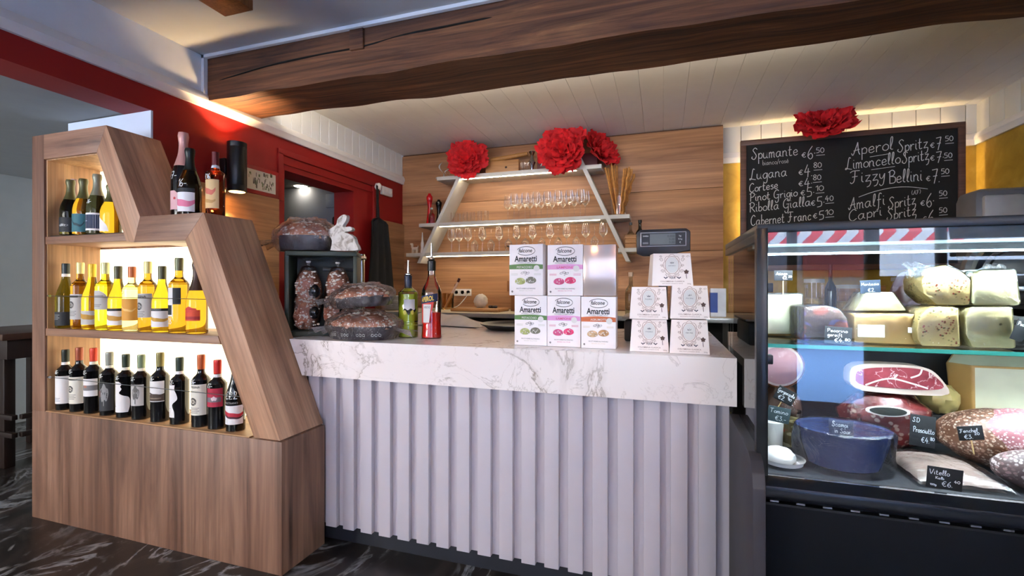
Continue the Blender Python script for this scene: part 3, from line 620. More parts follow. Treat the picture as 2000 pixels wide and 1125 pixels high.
spk = [
 (116, 354, (40, 44, 30), SLV, [('c', -75, [(.03, 20), (.12, 10), (.22, -20), (.3, -55)], WH)], '26-', 'dark sparkling wine bottle with pinkish foil neck'),
 (138, 352, (130, 122, 36), OLV, [lab(.05, .31, NV, 65), ('d', 0, .17, .09, .02, (170, 170, 170))], None, 'green-gold sparkling wine bottle with black label'),
 (163, 350, (170, 134, 34), OLV, [lab(.04, .36, (54, 110, 120), 55), ('w', -50, 50, .2, .05, .04, (30, 60, 70))], None, 'golden sparkling wine bottle with teal label'),
 (190, 341, (36, 40, 30), (130, 130, 110), [lab(.05, .34, WH, 70), ('r', -60, 60, .08, .31, (30, 46, 76)), ('r', -45, -15, .2, .215, (160, 170, 190))], '26-', 'dark sparkling wine bottle with navy label framed in white'),
 (217, 362, (168, 138, 34), OLV, [('c', -75, [(.03, 30), (.15, 20), (.26, -10), (.36, -50)], WH)], None, 'golden sparkling wine bottle half hidden by the slanted frame'),
]
for i, (u, vt, gl, cap, dec, pr, lb) in enumerate(spk):
    yb_ = YBOT-.014+(.056 if i == 0 else 0); q = onY(u, 430, yb_); h = onY(u, vt, yb_).z-Z3
    bottle(lb, (max(q.x, -2.840), yb_, Z3), h, .041, 'champagne', gl, cap, .64, None, dec, (pr, -10, .5, .07) if pr else None, turn=15, group='sparkling wines on the top shelf of the rack')
ZS = 1.4612
for u, vt, y, kind, gl, cap, capz, dec, pr, r_, lb, band in (
 (346, 267, 1.635, 'champagne', (12, 12, 14), (206, 150, 140), .6, [('c', -50, [(.08, 60), (.16, 62), (.24, 40), (.3, 10)], (226, 178, 180)), ('d', 10, .21, .015, .015, (190, 60, 60))], ('47-', -10, .44, .09), .05, 'black sparkling wine bottle with tall rose-gold foil on the rack step', None),
 (371, 291, 1.56, 'champagne', (120, 100, 60), (16, 22, 20), .68, [lab(.06, .34, WH, 75), ('r', -75, 75, .34, .40, NV), ('w', -75, 75, .2, .03, .09, (222, 120, 150))], ('16-', 10, .42, .12), .046, 'sparkling wine bottle with pink wave label on the rack step', None),
 (421, 298, 1.60, 'square', (226, 120, 70), (96, 30, 36), .80, [lab(.12, .56, (222, 184, 130), 70), ('w', -60, 50, .40, .04, .08, (210, 110, 90)), ('w', -60, 50, .24, .02, .05, (196, 150, 90))], ('€16.', -5, .57, .08), .038, 'squat-shouldered pink wine bottle with maroon cap on the rack step', (200, 206, 210))):
    q = onY(u, 400, y); h = onY(u, vt, y).z-ZS
    bottle(lb, (max(q.x, -2.173), y, ZS+(.0126 if y > 1.61 else 0)), h, r_, kind, gl, cap, capz, band, dec, pr, opaque=(u == 346))
a = Vector((-2.212, 0, 0))
B().box(a.x, -2.12, 1.57, 1.687, ZS+.0005, ZS+.012, 0, .002).obj('bottle_tray', BLACK, label='black tray under the rose-gold bottle on the rack step', cat='tray')

# ================================================================ BACK WALL SHELF
SF, SB = 3.95, 4.178
ZT, ZMID, ZL = 2.172, 1.741, 1.462     # upper faces of the three boards
t = thing('trapezoid_wall_shelf', 'white wall shelf of three boards crossed by two slanting sides, lit from beneath', 'shelf', (-1.2, 4.1, 1.45))
TH = .034
def P2(pts): return [(x+1.2, z-1.45) for x, z in pts]
def side(x0, z0, x1, z1): return P2([(x0, z0), (x0+.036, z0), (x1+.036, z1), (x1, z1)])
B().prism(side(-2.225, 1.365, -1.805, 2.16), 'y', SF-4.1, SB-4.1, bev=.0015).obj('upright', WHITEM, t)
B().prism(side(-.285, 1.350, -.687, 2.235), 'y', SF-4.1, SB-4.1, bev=.0015).obj('upright', WHITEM, t)
for x0, x1, z in ((-2.015, -.483, ZT), (-2.204, -.255, ZMID), (-2.342, -.165, ZL)):
    B().box(x0+1.2, x1+1.2, SF-4.1+.001, SB-4.1, z-TH-1.45, z-1.45, 0, .0015).obj('board', WHITEM, t)
LED = emis((255, 238, 205), 30)
for x0, x1, z in ((-1.80, -.70, ZT), (-1.99, -.50, ZMID), (-2.13, -.38, ZL)):
    B().box(x0+1.2, x1+1.2, SF-4.1+.012, SF-4.1+.022, z-TH-.0055-1.45, z-TH-.0005-1.45).obj('light_strip', LED, t)
e_ = .0006
def wineglass(kind, h):
    k = h
    if kind == 'wine': pf = [(.0, .0), (.15, .003), (.15, .008), (.03, .022), (.016, .06), (.014, .40), (.02, .44), (.09, .50), (.165, .60), (.175, .68), (.16, .82), (.135, 1.0)]
    return B().shell([(r_*k, z*k) for r_, z in smooth_line(pf, 2)], 18)
g0 = wineglass('wine', .245).obj('wine_glass', CLEAR, label='clear stemmed wine glass standing upright on the middle shelf board', cat='glass', group='wine glasses on the middle board', ang=70)
g1 = wineglass('wine', .225).obj('wine_glass', CLEAR, label='clear stemmed wine glass standing upright on the lowest shelf board', cat='glass', group='upright glasses on the lowest board', ang=70)
g2 = B().shell([(r_*.222, .222-z*.222) for r_, z in smooth_line([(.0, .0), (.16, .003), (.16, .008), (.03, .022), (.016, .06), (.014, .40), (.02, .44), (.09, .50), (.165, .60), (.175, .68), (.16, .82), (.135, 1.0)], 2)], 18).obj('wine_glass', CLEAR, label='clear wine glass turned upside down, its foot up under the middle board', cat='glass', group='upturned glasses on the lowest board', ang=70)
def spread(src, spots):
    for i, s_ in enumerate(spots):
        o = src if i == 0 else src.copy()
        if i: C.objects.link(o)
        o.location = s_
spread(g0, [(onY(1004+21.6*i, 420, 4.02).x, 4.02, ZMID+.0008) for i in range(7)]+[(onY(992+21.6*i, 420, 4.11).x, 4.11, ZMID+.0008) for i in range(8)])
spread(g1, [(onY(u, 480, 4.02).x, 4.02, ZL+.0008) for u in (882, 897, 914, 942, 975, 1009, 1040, 1074, 1107, 1144, 1178)])
spread(g2, [(onY(u, 480, 4.10).x, 4.10, ZL+.0008) for u in (927, 959, 993, 1026, 1058, 1090, 1126, 1161)])
sg = B().lathe([(.017, 0), (.019, .004), (.0205, .012)], 14).shell([(.0205, .012), (.022, .098)], 14).obj('shot_glass', CLEAR, label='small straight shot glass on the left of the middle board', cat='glass', group='shot glasses on the middle board', ang=60)
spread(sg, [(onY(u, 420, y).x, y, ZMID+.0008) for u, y in ((884.5, 4.0), (895, 4.06), (901, 4.1), (909, 4.0), (915.6, 4.1), (923, 4.03), (937, 4.0), (950, 4.02))])
# crepe paper flowers
CREPE = mat((212, 20, 28), .8, var=.25, vs=22); CREPE2 = mat((190, 16, 24), .8, var=.2, vs=22)
def flower(label, c, r_, face, seed, n=26, open_=1.0):
    rr = random.Random(seed); b = B()
    z = Vector(face).normalized(); x = z.cross(Vector((0, 0, 1))).normalized(); y = z.cross(x)
    M = Matrix((x, y, z)).transposed().to_4x4(); M.translation = Vector(c)
    for i in range(n):
        lay = i/n; a = i*2.39996+rr.uniform(-.2, .2); L = r_*(.50+.55*lay)*rr.uniform(.9, 1.1); wd = r_*(.42+.35*lay); tilt = rad(12+68*lay*open_)+rr.uniform(-.12, .12); ph = rr.uniform(0, 6)
        def fn(u, v, a=a, L=L, wd=wd, tilt=tilt, ph=ph):
            s_ = (u-.5)*2; q = v*L; ww = wd*(.22+.78*sin(min(1, v*1.15)*pi/2))*(1-.25*max(0, v-.8)*5)
            ruf = (v**3)*r_*.09*sin(s_*9+ph)+(v**2)*r_*.05*sin(s_*21+ph*2)
            rr_ = q*sin(tilt)+v*v*L*.12; hh = q*cos(tilt)*.8+ruf+s_*s_*wd*.25*(1-lay*.5)
            end = 1+.05*sin(s_*17+ph)*v
            px, py = rr_*end, s_*ww
            return (px*cos(a)-py*sin(a), px*sin(a)+py*cos(a), hh-.1*r_)
        b.sheet(fn, 15, 8, i % 2, M)
    return b.obj('paper_flower', [CREPE, CREPE2], label=label, cat='flower', ang=80, fix=False)
q = onY(911, 310, 3.93); flower('big red crepe paper flower, leftmost on the top shelf board', q+Vector((0, .02, 0)), .165, (.1, -1, .1), 1)
q = onY(1099, 292, 3.90); flower('largest red crepe paper flower, in front of the dark red box on the shelf', q+Vector((0, .02, 0)), .195, (-.05, -1, .05), 2, 30)
q = onY(1180, 306, 3.96); flower('red crepe paper flower tipped sideways above the breadsticks', q+Vector((-.06, .06, .05)), .185, (.75, -.45, .45), 3, 22, .75)
# things along the top board
def place(u, v, Y, z): q = onY(u, v, Y); return (q.x, Y, z+.0008)
x = place(868, 330, 4.02, ZT); b = B()
for k, (dx, hh) in enumerate(((-.03, .15), (.03, .09), (.075, .06))):
    b.sheet(lambda u, v: (dx+.016*sin(v*7+k)+.014*(u-.5)*cos(v*5), .02*sin(v*6+k)+.014*(u-.5)*sin(v*5), v*hh), 4, 16)
b.lathe([(.05, 0), (.05, .004), (0, .004)], 16, sx=1.8); b.obj('twisted_ornament', mat((205, 198, 190), .35, .3), loc=x, label='pale twisted metal ornament at the left end of the top board', cat='ornament')
a, c2 = onY(948, 336, 4.0), onY(1013, 306, 4.0); t = thing('wooden_case', 'flat pine case with a dark knot on the top board', 'wooden case', ((a.x+c2.x)/2, 4.05, ZT+.0008))
k = (c2.x-a.x)/2; B().box(-k, k, -.05, .06, 0, .115, 0, .004).obj('case_body', WBOARD, t); B().ball((.04, -.0505, .05), (.012, .001, .010), 0, 12, 6).obj('knot', mat((60, 34, 16), .6), t)
b = B().tube([(-k*.9, 0, 0), (k*1.3, .01, .035)], [.022, .018], 10); b.obj('rolling_stick', mat((168, 116, 58), .5, vs=30), loc=((a.x+c2.x)/2+.02, 4.05, ZT+.139), label='short round wooden stick lying on the pine case', cat='stick', ang=50)
x = place(1039, 330, 4.06, ZT); b = B().lathe([(.03, 0), (.032, .004), (.012, .02), (.02, .06), (.034, .09), (.018, .12), (.012, .15), (.03, .185), (.026, .19), (.01, .15), (0, .15)], 18); b.obj('silver_vase', CHROME, loc=x, label='slim silver vase on the top board beside the red box', cat='vase')
lg = B().lathe([(.014, 0), (.016, .003), (.014, .01)], 12).shell([(.014, .01), (.02, .07)], 12).obj('liqueur_glass', CLEAR, loc=(0, 0, 0), label='tiny liqueur glass in front of the silver vase', cat='glass', group='liqueur glasses by the silver vase', ang=60)
spread(lg, [place(u, 325, 3.98, ZT) for u in (1019, 1026, 1033)])
a, c2 = onY(1048, 331, 4.02), onY(1166, 306, 4.02)
t = thing('red_gift_box', 'dark red box with white capital letters behind the largest flower', 'box', (a.x, 4.04, ZT+.0008))
B().box(0, c2.x-a.x, 0, .13, 0, .125, 0, .003).obj('carton', mat((96, 14, 22), .5), t)
b = B(); b.text('APEROL', lambda X, Z: (X, -.001, Z), .03, .045, .05, None, 0, .005, 'l'); b.obj('printed_text', mat((226, 210, 206), .6), t, fix=False)
# breadsticks in a glass
x = place(1209, 415, 4.03, ZMID)
t = thing('breadstick_glass', 'clear tumbler holding breadsticks at the right end of the middle board', 'glass', x)
B().lathe([(.055, 0), (.06, .006)], 24).shell([(.06, .006), (.074, .225)], 24).obj('tumbler', CLEAR, t, ang=60)
BRD = mat((190, 130, 62), .7, var=.25, vs=40); rr = random.Random(5)
def stick(p0, p1, r_, twist=False):
    pts = [Vector(p0).lerp(Vector(p1), i/14) for i in range(15)]
    if twist: pts = [p_+Vector((.006*sin(i*1.6), .006*cos(i*1.6), 0)) for i, p_ in enumerate(pts)]
    return B().tube(pts, [r_*(1+.16*sin(i*2.1+p1[0]*90)) for i in range(15)], 8)
for i in range(12):
    g_ = i//3; y_ = (-.026, 0, .026)[i % 3]; p0 = ((-.026, -.008, .010, .026)[g_], y_, .012); p1 = ((-.108, -.06, .045, .085)[g_]+.018*(i % 3), y_*1.9, (.40, .42, .40, .37)[g_]+rr.uniform(-.02, .02))
    s_ = stick(p0, p1, .0085 if i < 9 else .011, i >= 9).obj('breadstick', BRD, label='thin straight breadstick leaning left in the tumbler' if i < 6 else 'breadstick leaning right in the tumbler' if i < 9 else 'thick twisted breadstick leaning far right in the tumbler', cat='breadstick', group='breadsticks left' if i < 6 else 'breadsticks right' if i < 9 else 'twisted breadsticks', loc=x)
def mill(u, h, c_, label, y=4.05):
    t = thing('pepper_mill', label, 'pepper mill', place(u, 430, y, ZMID))
    B().lathe([(.03, 0), (.032, .006), (.03, .03), (.021, h*.35), (.017, h*.55), (.022, h*.70), (.026, h*.745), (.014, h*.755)], 20).obj('mill_body', mat(c_, .22), t)
    B().lathe([(.014, h*.755), (.026, h*.76), (.030, h*.83), (.029, h*.9), (.016, h*.955), (.012, h)], 20).obj('mill_head', mat(c_, .22), t)
mill(839, .30, (190, 18, 24), 'tall glossy red pepper mill left of the slanting shelf side'); mill(857, .245, (14, 13, 14), 'black pepper mill beside the red one', 4.1)
def smallbottle(name, label, loc, h, r_, c_, top, clear=True):
    o = B().lathe([(0, 0), (r_, .001), (r_, h*.5), (r_*.9, h*.58), (r_*.35, h*.7), (r_*.32, h*.9)], 18).obj(name, glassy(c_) if clear else mat(c_, .15), label=label, cat='bottle', loc=loc, ang=50)
    B().lathe([(r_*.32, h*.9), (r_*.42, h*.9), (r_*.42, h), (0, h)], 14).obj('stopper', mat(top, .4), o); return o
smallbottle('oil_bottle', 'small clear bottle in front of the red pepper mill', place(843, 430, 3.99, ZMID), .15, .03, (225, 225, 220), (200, 200, 195))
x = place(811, 487, 4.02, ZL)
b = B().box(-.035, .03, -.01, .01, .035, .062, 0, .004)
for dx in (-.03, -.015, .012, .025): b.box(dx-.005, dx+.005, -.008, .008, 0, .04, 0, .002)
b.box(-.042, -.022, -.009, .009, .055, .095, 0, .004); b.box(-.055, -.025, -.008, .008, .085, .10, 0, .004); b.box(.027, .035, -.003, .003, .055, .075)
b.obj('dog_figurine', mat((206, 186, 166), .6), loc=x, label='little pale dog figurine on the left end of the lowest board', cat='figurine')
B().lathe([(.018, 0), (.02, .01), (.014, .05), (.016, .09), (.010, .12), (.006, .17), (.004, .2), (0, .2)], 14).obj('white_candlestick', mat((222, 216, 208), .35), loc=place(825, 487, 4.0, ZL), label='slender white candle-shaped bottle beside the dog figurine', cat='bottle')
smallbottle('dark_oil_bottle', 'dark oil bottle at the right end of the lowest board', place(1250, 480, 4.07, ZL), .24, .036, (20, 20, 18), (14, 14, 14), False)
smallbottle('clear_oil_bottle', 'clear oil bottle behind the small wooden crate on the lowest board', place(1232, 480, 4.12, ZL), .23, .03, (220, 222, 214), (90, 90, 88))
a, c2 = onY(1219, 486, 3.98), onY(1244, 462, 3.98)
b = B()
for i in range(3): b.box(0, c2.x-a.x, 0, .008, .005+.036*i, .037+.036*i, 0, .002)
b.box(0, .008, 0, .09, 0, .11).box(c2.x-a.x-.008, c2.x-a.x, 0, .09, 0, .11).box(0, c2.x-a.x, .08, .09, 0, .11).box(0, c2.x-a.x, 0, .09, 0, .006)
b.obj('small_crate', WBOARD, loc=(a.x, 3.97, ZL+.0008), label='small slatted wooden crate on the right of the lowest board', cat='crate')
q = onY(1006, 474, 4.05); B().lathe([(.0, 0), (.016, .002), (.017, .09), (.012, .10), (.007, .11), (.006, .16), (0, .162)], 14).obj('black_rod', BLACK, loc=(q.x+.05, 4.13, ZL+.017), label='black rounded rod lying behind the top left biscuit carton', cat='rod').rotation_euler = (0, rad(-75), 0)
# ================================================================ BACK WORKTOP
BZ = .93
t = thing('back_bench', 'pale worktop with open shelves along the wood panelled back wall', 'bench', (-.4, 3.9, 0))
B().box(-2.08, 2.57, -.42, .27, BZ-.03, BZ, 0, .002).obj('worktop', mat((206, 194, 168), .4), t)
B().box(-2.08, 2.57, -.44, -.42, BZ-.035, BZ-.001, 0, .002).obj('edge_strip', mat((160, 160, 158), .3, .3), t)
b = B(); b.box(-2.08, 2.57, .2, .25, 0, BZ-.03); b.box(-2.08, 2.57, -.38, .25, 0, .55)
b.obj('carcass', mat((34, 28, 26), .6), t)
for x in (-2.06, -1.16, -.1, .9, 1.8): B().box(x-.035, x+.035, -.41, .2, .55, BZ-.03).obj('divider', mat((176, 172, 166), .5), t)
zb = BZ+.0008
a = onY(880, 600, 3.85); b = B().prism([(-.2, -.12), (.24, -.14), (.26, .1), (-.2, .12)], 'z', 0, .028, bev=.008)
b.obj('cutting_board', WBOARD, loc=(onY(932, 600, 3.75).x, 3.75, zb), label='thick wooden cutting board lying on the back worktop', cat='board')
q = onY(939, 590, 3.75); b = B().ball((0, 0, .058), (.062, .055, .06), 0, 22, 14, .18, 4)
b.obj('garlic_bulb', mat((226, 214, 194), .6, var=.12, vs=30), loc=(q.x, 3.75, zb+.0285), label='big knobbly pale garlic bulb on the cutting board', cat='garlic')
b = B()
for i in range(5): b.ball((R.uniform(-.04, .05), R.uniform(-.02, .02), .012), (.018, .014, .012), 0, 10, 6, .3, 3, seed=i)
q = onY(967, 598, 3.74); b.obj('dried_figs', mat((44, 30, 26), .7), loc=(q.x, 3.72, zb+.0285), kind='stuff', label='dark dried fruit pieces on the right of the cutting board', cat='dried fruit')
x = onY(873, 590, 3.95); t = thing('utensil_jug', 'honey-coloured clear jar holding wooden-handled utensils on the back worktop', 'jar', (x.x, 3.95, zb))
B().lathe([(.06, 0), (.064, .005)], 22).shell([(.064, .005), (.068, .15)], 22).obj('jar_wall', thin('amber_jar', (.85, .66, .38, 1), 1.45, .02, edge=.2), t, ang=60)
for i, (dx, dz) in enumerate(((.12, .27), (.08, .22))): B().tube([(-.02, 0, .01), (dx, .02*i, dz)], .011, 8).obj('utensil', mat((210, 180, 160), .5), t); B().tube([(dx*.93, .02*i, dz*.94), (dx*1.06, .02*i, dz*1.06)], .0125, 8).obj('utensil_tip', mat((70, 20, 26), .5), t)
t = thing('power_outlet', 'white triple power outlet on the wood panel above the back worktop', 'socket', (onY(904, 570, 4.18).x, 4.179, 1.085))
B().box(-.095, .095, -.012, 0, -.034, .034, 0, .004).obj('plate', WHITE, t)
for k in (-.063, 0, .063): B().lathe([(.022, 0), (.022, .003), (.018, .003), (.016, -.004), (0, -.004)], 20, T=Matrix.Translation((k, -.012, 0)) @ Matrix.Rotation(pi/2, 4, 'X')).obj('outlet', mat((212, 208, 200), .4), t)
q = onY(915, 573, 4.16)
B().tube([Vector(p_)-t.location for p_ in smooth_line([(q.x, 4.165, 1.08), (q.x-.03, 4.13, 1.02), (q.x-.09, 4.08, .95), (q.x-.2, 4.06, zb+.004), (q.x-.36, 4.03, zb+.004)], 6)], .004, 6).obj('power_cord', WHITE, t)
a = onY(984, 606, 3.8); B().box(0, .36, 0, .25, 0, .26, 0, .003).box(.0, .02, -.10, 0, .17, .26).obj('cardboard_box', mat((150, 98, 54), .8), loc=(a.x+.05, 3.84, zb), label='brown cardboard box on the back worktop behind the printed cartons', cat='box')
b = B()
for i in range(12): b.lathe([(.03, i*.0105), (.075, i*.0105+.004), (.115, i*.0105+.010), (.114, i*.0105+.012), (.07, i*.0105+.007), (0, i*.0105+.005)], 30)
t = thing('plate_stack', 'stack of white plates on the back worktop behind the green liqueur', 'plates', (onY(768, 600, 3.7).x, 3.72, zb))
b.obj('plates', WHITE, t)
smallbottle('vinegar_bottle', 'clear bottle with pale stopper on the back worktop between the carton stacks', (onY(1232, 600, 3.6).x, 3.6, zb), .32, .042, (200, 206, 196), (220, 190, 160))
x = onY(1402, 590, 3.6); t = thing('milk_carton', 'blue and white carton beside the ochre wall on the back worktop', 'carton', (x.x, 3.6, zb))
B().box(-.05, .05, -.04, .04, 0, .2, 0, .003).obj('carton_body', mat((220, 222, 230), .5), t); B().box(-.051, -.005, -.041, .041, .03, .17).obj('printed_panel', mat((50, 80, 160), .5), t)
# dark machine with a cream cloth on it, half hidden by the wine unit
q = onY(530, 600, 2.75); q.x = max(q.x, -2.28); t = thing('black_coffee_grinder', 'black machine behind the counter between wine rack and dark crate', 'machine', (q.x, 2.75, 0))
B().box(-.16, .2, -.15, .2, .0, .86, 0, .004).obj('stand', mat((60, 62, 66), .5), t); B().prism([(-.16, .86), (.15, .86), (.2, 1.12), (-.05, 1.2), (-.16, 1.2)], 'y', -.12, .15, bev=.01).obj('machine_body', BLACKM, t)
b = B().sheet(lambda u, v: (-.13+.26*u, -.11+.2*v, 1.226-.05*max(0, u-.35)+.012*sin(u*8)+.006*sin(v*14)+.022*(1-abs(2*v-1))), 16, 12)
o = b.obj('cream_cloth', mat((216, 206, 178), .85), label='folded cream cloth lying on the black machine', cat='cloth', loc=(q.x, 2.75, 0)); sd = o.modifiers.new('thickness', 'SOLIDIFY'); sd.thickness = .012

# ================================================================ CHALKBOARD
BY = 4.21
x0, x1, z0, z1 = .612, 2.085, 1.272, 2.335
t = thing('chalkboard', 'large framed chalkboard drinks menu on the ochre wall', 'chalkboard', (1.35, BY, 1.8))
OXB, OZB = -1.35, -1.8
def bz(b, a, c_, d, e, y0, y1, **k): return b.box(a+OXB, c_+OXB, y0, y1, d+OZB, e+OZB, **k)
b = B(); F = .042
bz(b, x0, x1, z1-F, z1, -.012, .022, bev=.002); bz(b, x0, x1, z0, z0+F, -.012, .022, bev=.002); bz(b, x0, x0+F, z0+F, z1-F, -.012, .022, bev=.002); bz(b, x1-F, x1, z0+F, z1-F, -.012, .022, bev=.002)
b.obj('frame', WFRAME, t)
slate = bz(B(), x0+F, x1-F, z0+F, z1-F, 0, .018).obj('slate', mat((17, 17, 17), .8, var=.1), t)
b = B(); bz(b, x0+.05, x1-.05, z1-.05, z1-.04, .03, .042); bz(b, x1-.062, x1-.05, z0+.1, z1-.1, .036, .046); bz(b, x0+.05, x0+.062, z0+.1, z1-.1, .036, .046)
b.obj('light_strip', emis((255, 222, 168), 32), t)
bz(B(), x0+.06, x1-.06, z0+.1, z1-.3, .024, .078).obj('backing', BLACK, t)
b = B(); fy = BY-.0012
def onB(x, z): return (x, fy, z)
def chalk(s_, u0, v0, u1, v1, cap, pen=2.6):
    a, c_ = onY(u0, v0, fy), onY(u1, v1, fy); W = c_.x-a.x; k = abs(onY(u0, v0-cap, fy).z-a.z)
    scribble(b, s_, lambda x, y: (a.x+x-1.35, -.0012, a.z+y+(c_.z-a.z)*x/W-1.8), 0, 0, k, W, pen=.0042*pen/2.2)
def price(u, v, n_, sup, us, vs, cap=23, e=True):
    if e: chalk('€', u-10, v-3, u-1, v-4, 10, 2.2)
    chalk(n_, u+1, v, u+(12 if len(n_) == 1 else 17), v-1, cap); w_ = 16
    chalk(sup, us, vs, us+w_, vs-1, 11, 2.2); chalk('-', us-1, vs+7.5, us+w_+2, vs+6, 8, 2)
for a in (('Spumante', 1467, 312, 1558, 303, 22), ('bianco/rosé', 1489, 323, 1540, 318, 10, 1.2), ('Lugana', 1463, 352, 1537, 344, 21), ('Cortese', 1463, 376, 1519, 368, 17), ('Pinot Grigio', 1464, 394, 1557, 383, 17), ('Ribolla Gialla', 1463, 415, 1583, 402, 19), ('Cabernet Franc', 1466, 441, 1584, 430, 20),
          ('Aperol', 1662, 305, 1744, 292, 25), ('Spritz', 1752, 298, 1812, 289, 24), ('Limoncello', 1650, 332, 1758, 319, 23), ('Spritz', 1761, 320, 1814, 312, 23), ('Fizzy', 1660, 359, 1728, 351, 25), ('Bellini', 1735, 359, 1801, 353, 26), ('Amalfi', 1656, 411, 1728, 400, 24), ('Spritz', 1734, 409, 1788, 399, 23), ('(AF)', 1780, 381, 1798, 378, 8, 1.2), ('Capri', 1657, 433, 1722, 421, 22), ('Spritz', 1731, 431, 1789, 420, 22)): chalk(*a)
for a in ((1575, 311, '6·', '50', 1593, 299, 26), (1569, 345, '4.', '80', 1588, 328, 24), (1569, 367, '4·', '80', 1587, 352, 20), (1573, 385, '5·', '10', 1592, 373, 20), (1593, 405, '5·', '40', 1611, 393, 22), (1597, 430, '5', '10', 1611, 420, 19),
          (1826, 292, '7', '50', 1845, 276, 25), (1826, 317, '7·', '50', 1843, 309, 22), (1818, 357, '7.', '50', 1837, 340, 28), (1807, 405, '6·', '50', 1833, 383, 28), (1811, 436, '6', '50', 1833, 416, 26)): price(*a)
L = [onY(u, v, fy) for u, v in ((1677, 385), (1705, 375), (1740, 367), (1774, 365), (1812, 369))]
b.ribbon([smooth_line([(p_.x, p_.z) for p_ in L], 6)], .004, lambda x, z: (x-1.35, -.0012, z-1.8))
for u0, v0, u1, v1 in ((1694, 306, 1738, 299), (1696, 331, 1748, 324)): chalk('-', u0, v0+4, u1, v1+4, 8, 1.8)
b.obj('chalk_writing', mat((205, 205, 200), .9, var=0), slate, fix=False)
q = onY(1600, 246, 4.17); flower('flattened red crepe paper flower pinned on the chalkboard top edge', (q.x, 4.09, q.z+.0), .18, (-.1, -.85, .5), 9, 26, 1.0)

# ================================================================ THINGS ON THE COUNTER
zc = CZ+.0008
# ---- amaretti cartons
PNK = mat((250, 242, 242), .45, var=.02); PNK2 = mat((250, 236, 230), .5, var=.02)
FLAV = {'p': ('PISTACCHIO', (92, 130, 70), [(176, 180, 110), (120, 116, 100)], (205, 204, 190)), 'l': ('LAMPONE', (226, 160, 210), [(206, 84, 130), (222, 60, 110)], (214, 110, 150)), 'a': ('AGRUMOTTI', (206, 106, 60), [(206, 170, 130), (190, 140, 96)], (226, 206, 180))}
def amaretti(u0, u1, vb, vt, Y, z, fl, label, ry=0, rz_=0):
    a, c_ = onY(u0, vb, Y), onY(u1, vb, Y); W = c_.x-a.x; H = onY(u0, vt, Y).z-onY(u0, vb, Y).z
    t = thing('biscuit_carton', label, 'carton', ((a.x+c_.x)/2, Y+.045, z), rz_)
    B().box(-W/2, W/2, -.045, .045, 0, H, 0, .0015).obj('carton_body', PNK if fl != 'x' else mat((226, 206, 200), .18, .55, var=.02), t)
    if fl == 'x': return H
    nm, bc, cc, lt = FLAV[fl]; y = [-.0455]
    def fn(X, Z): return (X*W, y[0], Z*H)
    b = B(); mats = [mat(bc, .5, var=0), INK, WHITE, mat(cc[0], .6, var=.3, vs=60), mat(cc[1], .6, var=.3, vs=60), mat((90, 84, 84), .6, var=0), mat(lt, .6, var=0)]
    b.sheet(lambda u, v: fn(-.5+u, .515+v*(.085+.02*sin(u*pi))), 17, 2, 0)
    y[0] = -.0458
    b.text('falcone', fn, -.02, .845, .075, .40, 1, .012, shear=.2)
    b.ribbon([[(.27*cos(t_)-.0, .872+.085*sin(t_)) for t_ in [rad(-150+i*12) for i in range(27)]]], .012, fn, 5)
    b.text('Amaretti', fn, -.01, .665, .115, .66, 1, .02); b.text("MORBIDI D'ABRUZZO", fn, 0, .632, .018, .56, 5)
    b.text(nm, fn, -.04 if fl == 'p' else 0, .535, .04, .46, 2 if fl != 'l' else 3, .01)
    b.sheet(lambda u, v: fn(.315+.088*v*cos(2*pi*u), .53+.06*v*sin(2*pi*u)), 20, 2, 2)
    for k, (dx, dz, an) in enumerate(((-.1, .44, .3), (-.02, .455, -.2), (.06, .435, .5), (.0, .425, 1.2))):
        b.ribbon([[(dx+.05*cos(t_)*cos(an)-.016*sin(t_)*sin(an), dz+.05*cos(t_)*sin(an)*.6+.016*sin(t_)*cos(an)) for t_ in [2*pi*i/14 for i in range(15)]]], .007, fn, 5)
    for s_ in (-1, 1):
        for i in range(3): b.box((s_*.34-.10)*W, (s_*.34+.10)*W, y[0]-.0001, y[0], (.425-.014*i)*H, (.430-.014*i)*H, 6)
    for k, (dx, dz) in enumerate(((-.17, .27), (.15, .29))):
        b.sheet(lambda u, v: fn(dx+.155*v*cos(2*pi*u), dz+.075*v*sin(2*pi*u)*(1 if sin(2*pi*u) > 0 else .75)), 24, 4, 3+k)
        for i in range(9): b.sheet(lambda u, v, q=R.uniform(-.11, .11), q2=R.uniform(-.035, .05): (lambda X, Z: (X*W, y[0]-.0003, Z*H))(dx+q+.016*v*cos(2*pi*u), dz+q2+.012*v*sin(2*pi*u)), 7, 2, 6 if i % 2 else 2)
    b.text('BISCOTTI MORBIDI ALLE MANDORLE', fn, 0, .125, .022, .56, 5); b.text('SENZA GLUTINE', fn, 0, .085, .018, .40, 6)
    b.sheet(lambda u, v: fn(-.41+.025*(.4+.6*v)*cos(2*pi*u), .075+.018*(.4+.6*v)*sin(2*pi*u)), 12, 2, 1)
    b.obj('printed_front', mats, t, fix=False); return H
H1 = amaretti(1005, 1068, 676, 580, 1.80, zc, 'p', 'white carton with green band in the bottom row, under the other green one')
amaretti(1069, 1133.5, 678, 580, 1.80, zc, 'l', 'white carton with pink band in the bottom row')
H3 = amaretti(1135, 1202.5, 681, 581, 1.79, zc, 'a', 'white carton with orange band, bottom right of the biscuit cartons', rz_=.01)
zt = zc+max(H1, H3)+.001
amaretti(995, 1061, 579.5, 481, 1.80, zt, 'p', 'white carton with green band in the top row, topmost left', rz_=-.02)
amaretti(1069, 1138, 579.5, 481, 1.80, zt, 'l', 'white carton with pink band in the top row', rz_=.02)
amaretti(1139.5, 1203, 581, 482, 1.80, zt, 'x', 'plain shiny pinkish carton on top of the orange-banded one')
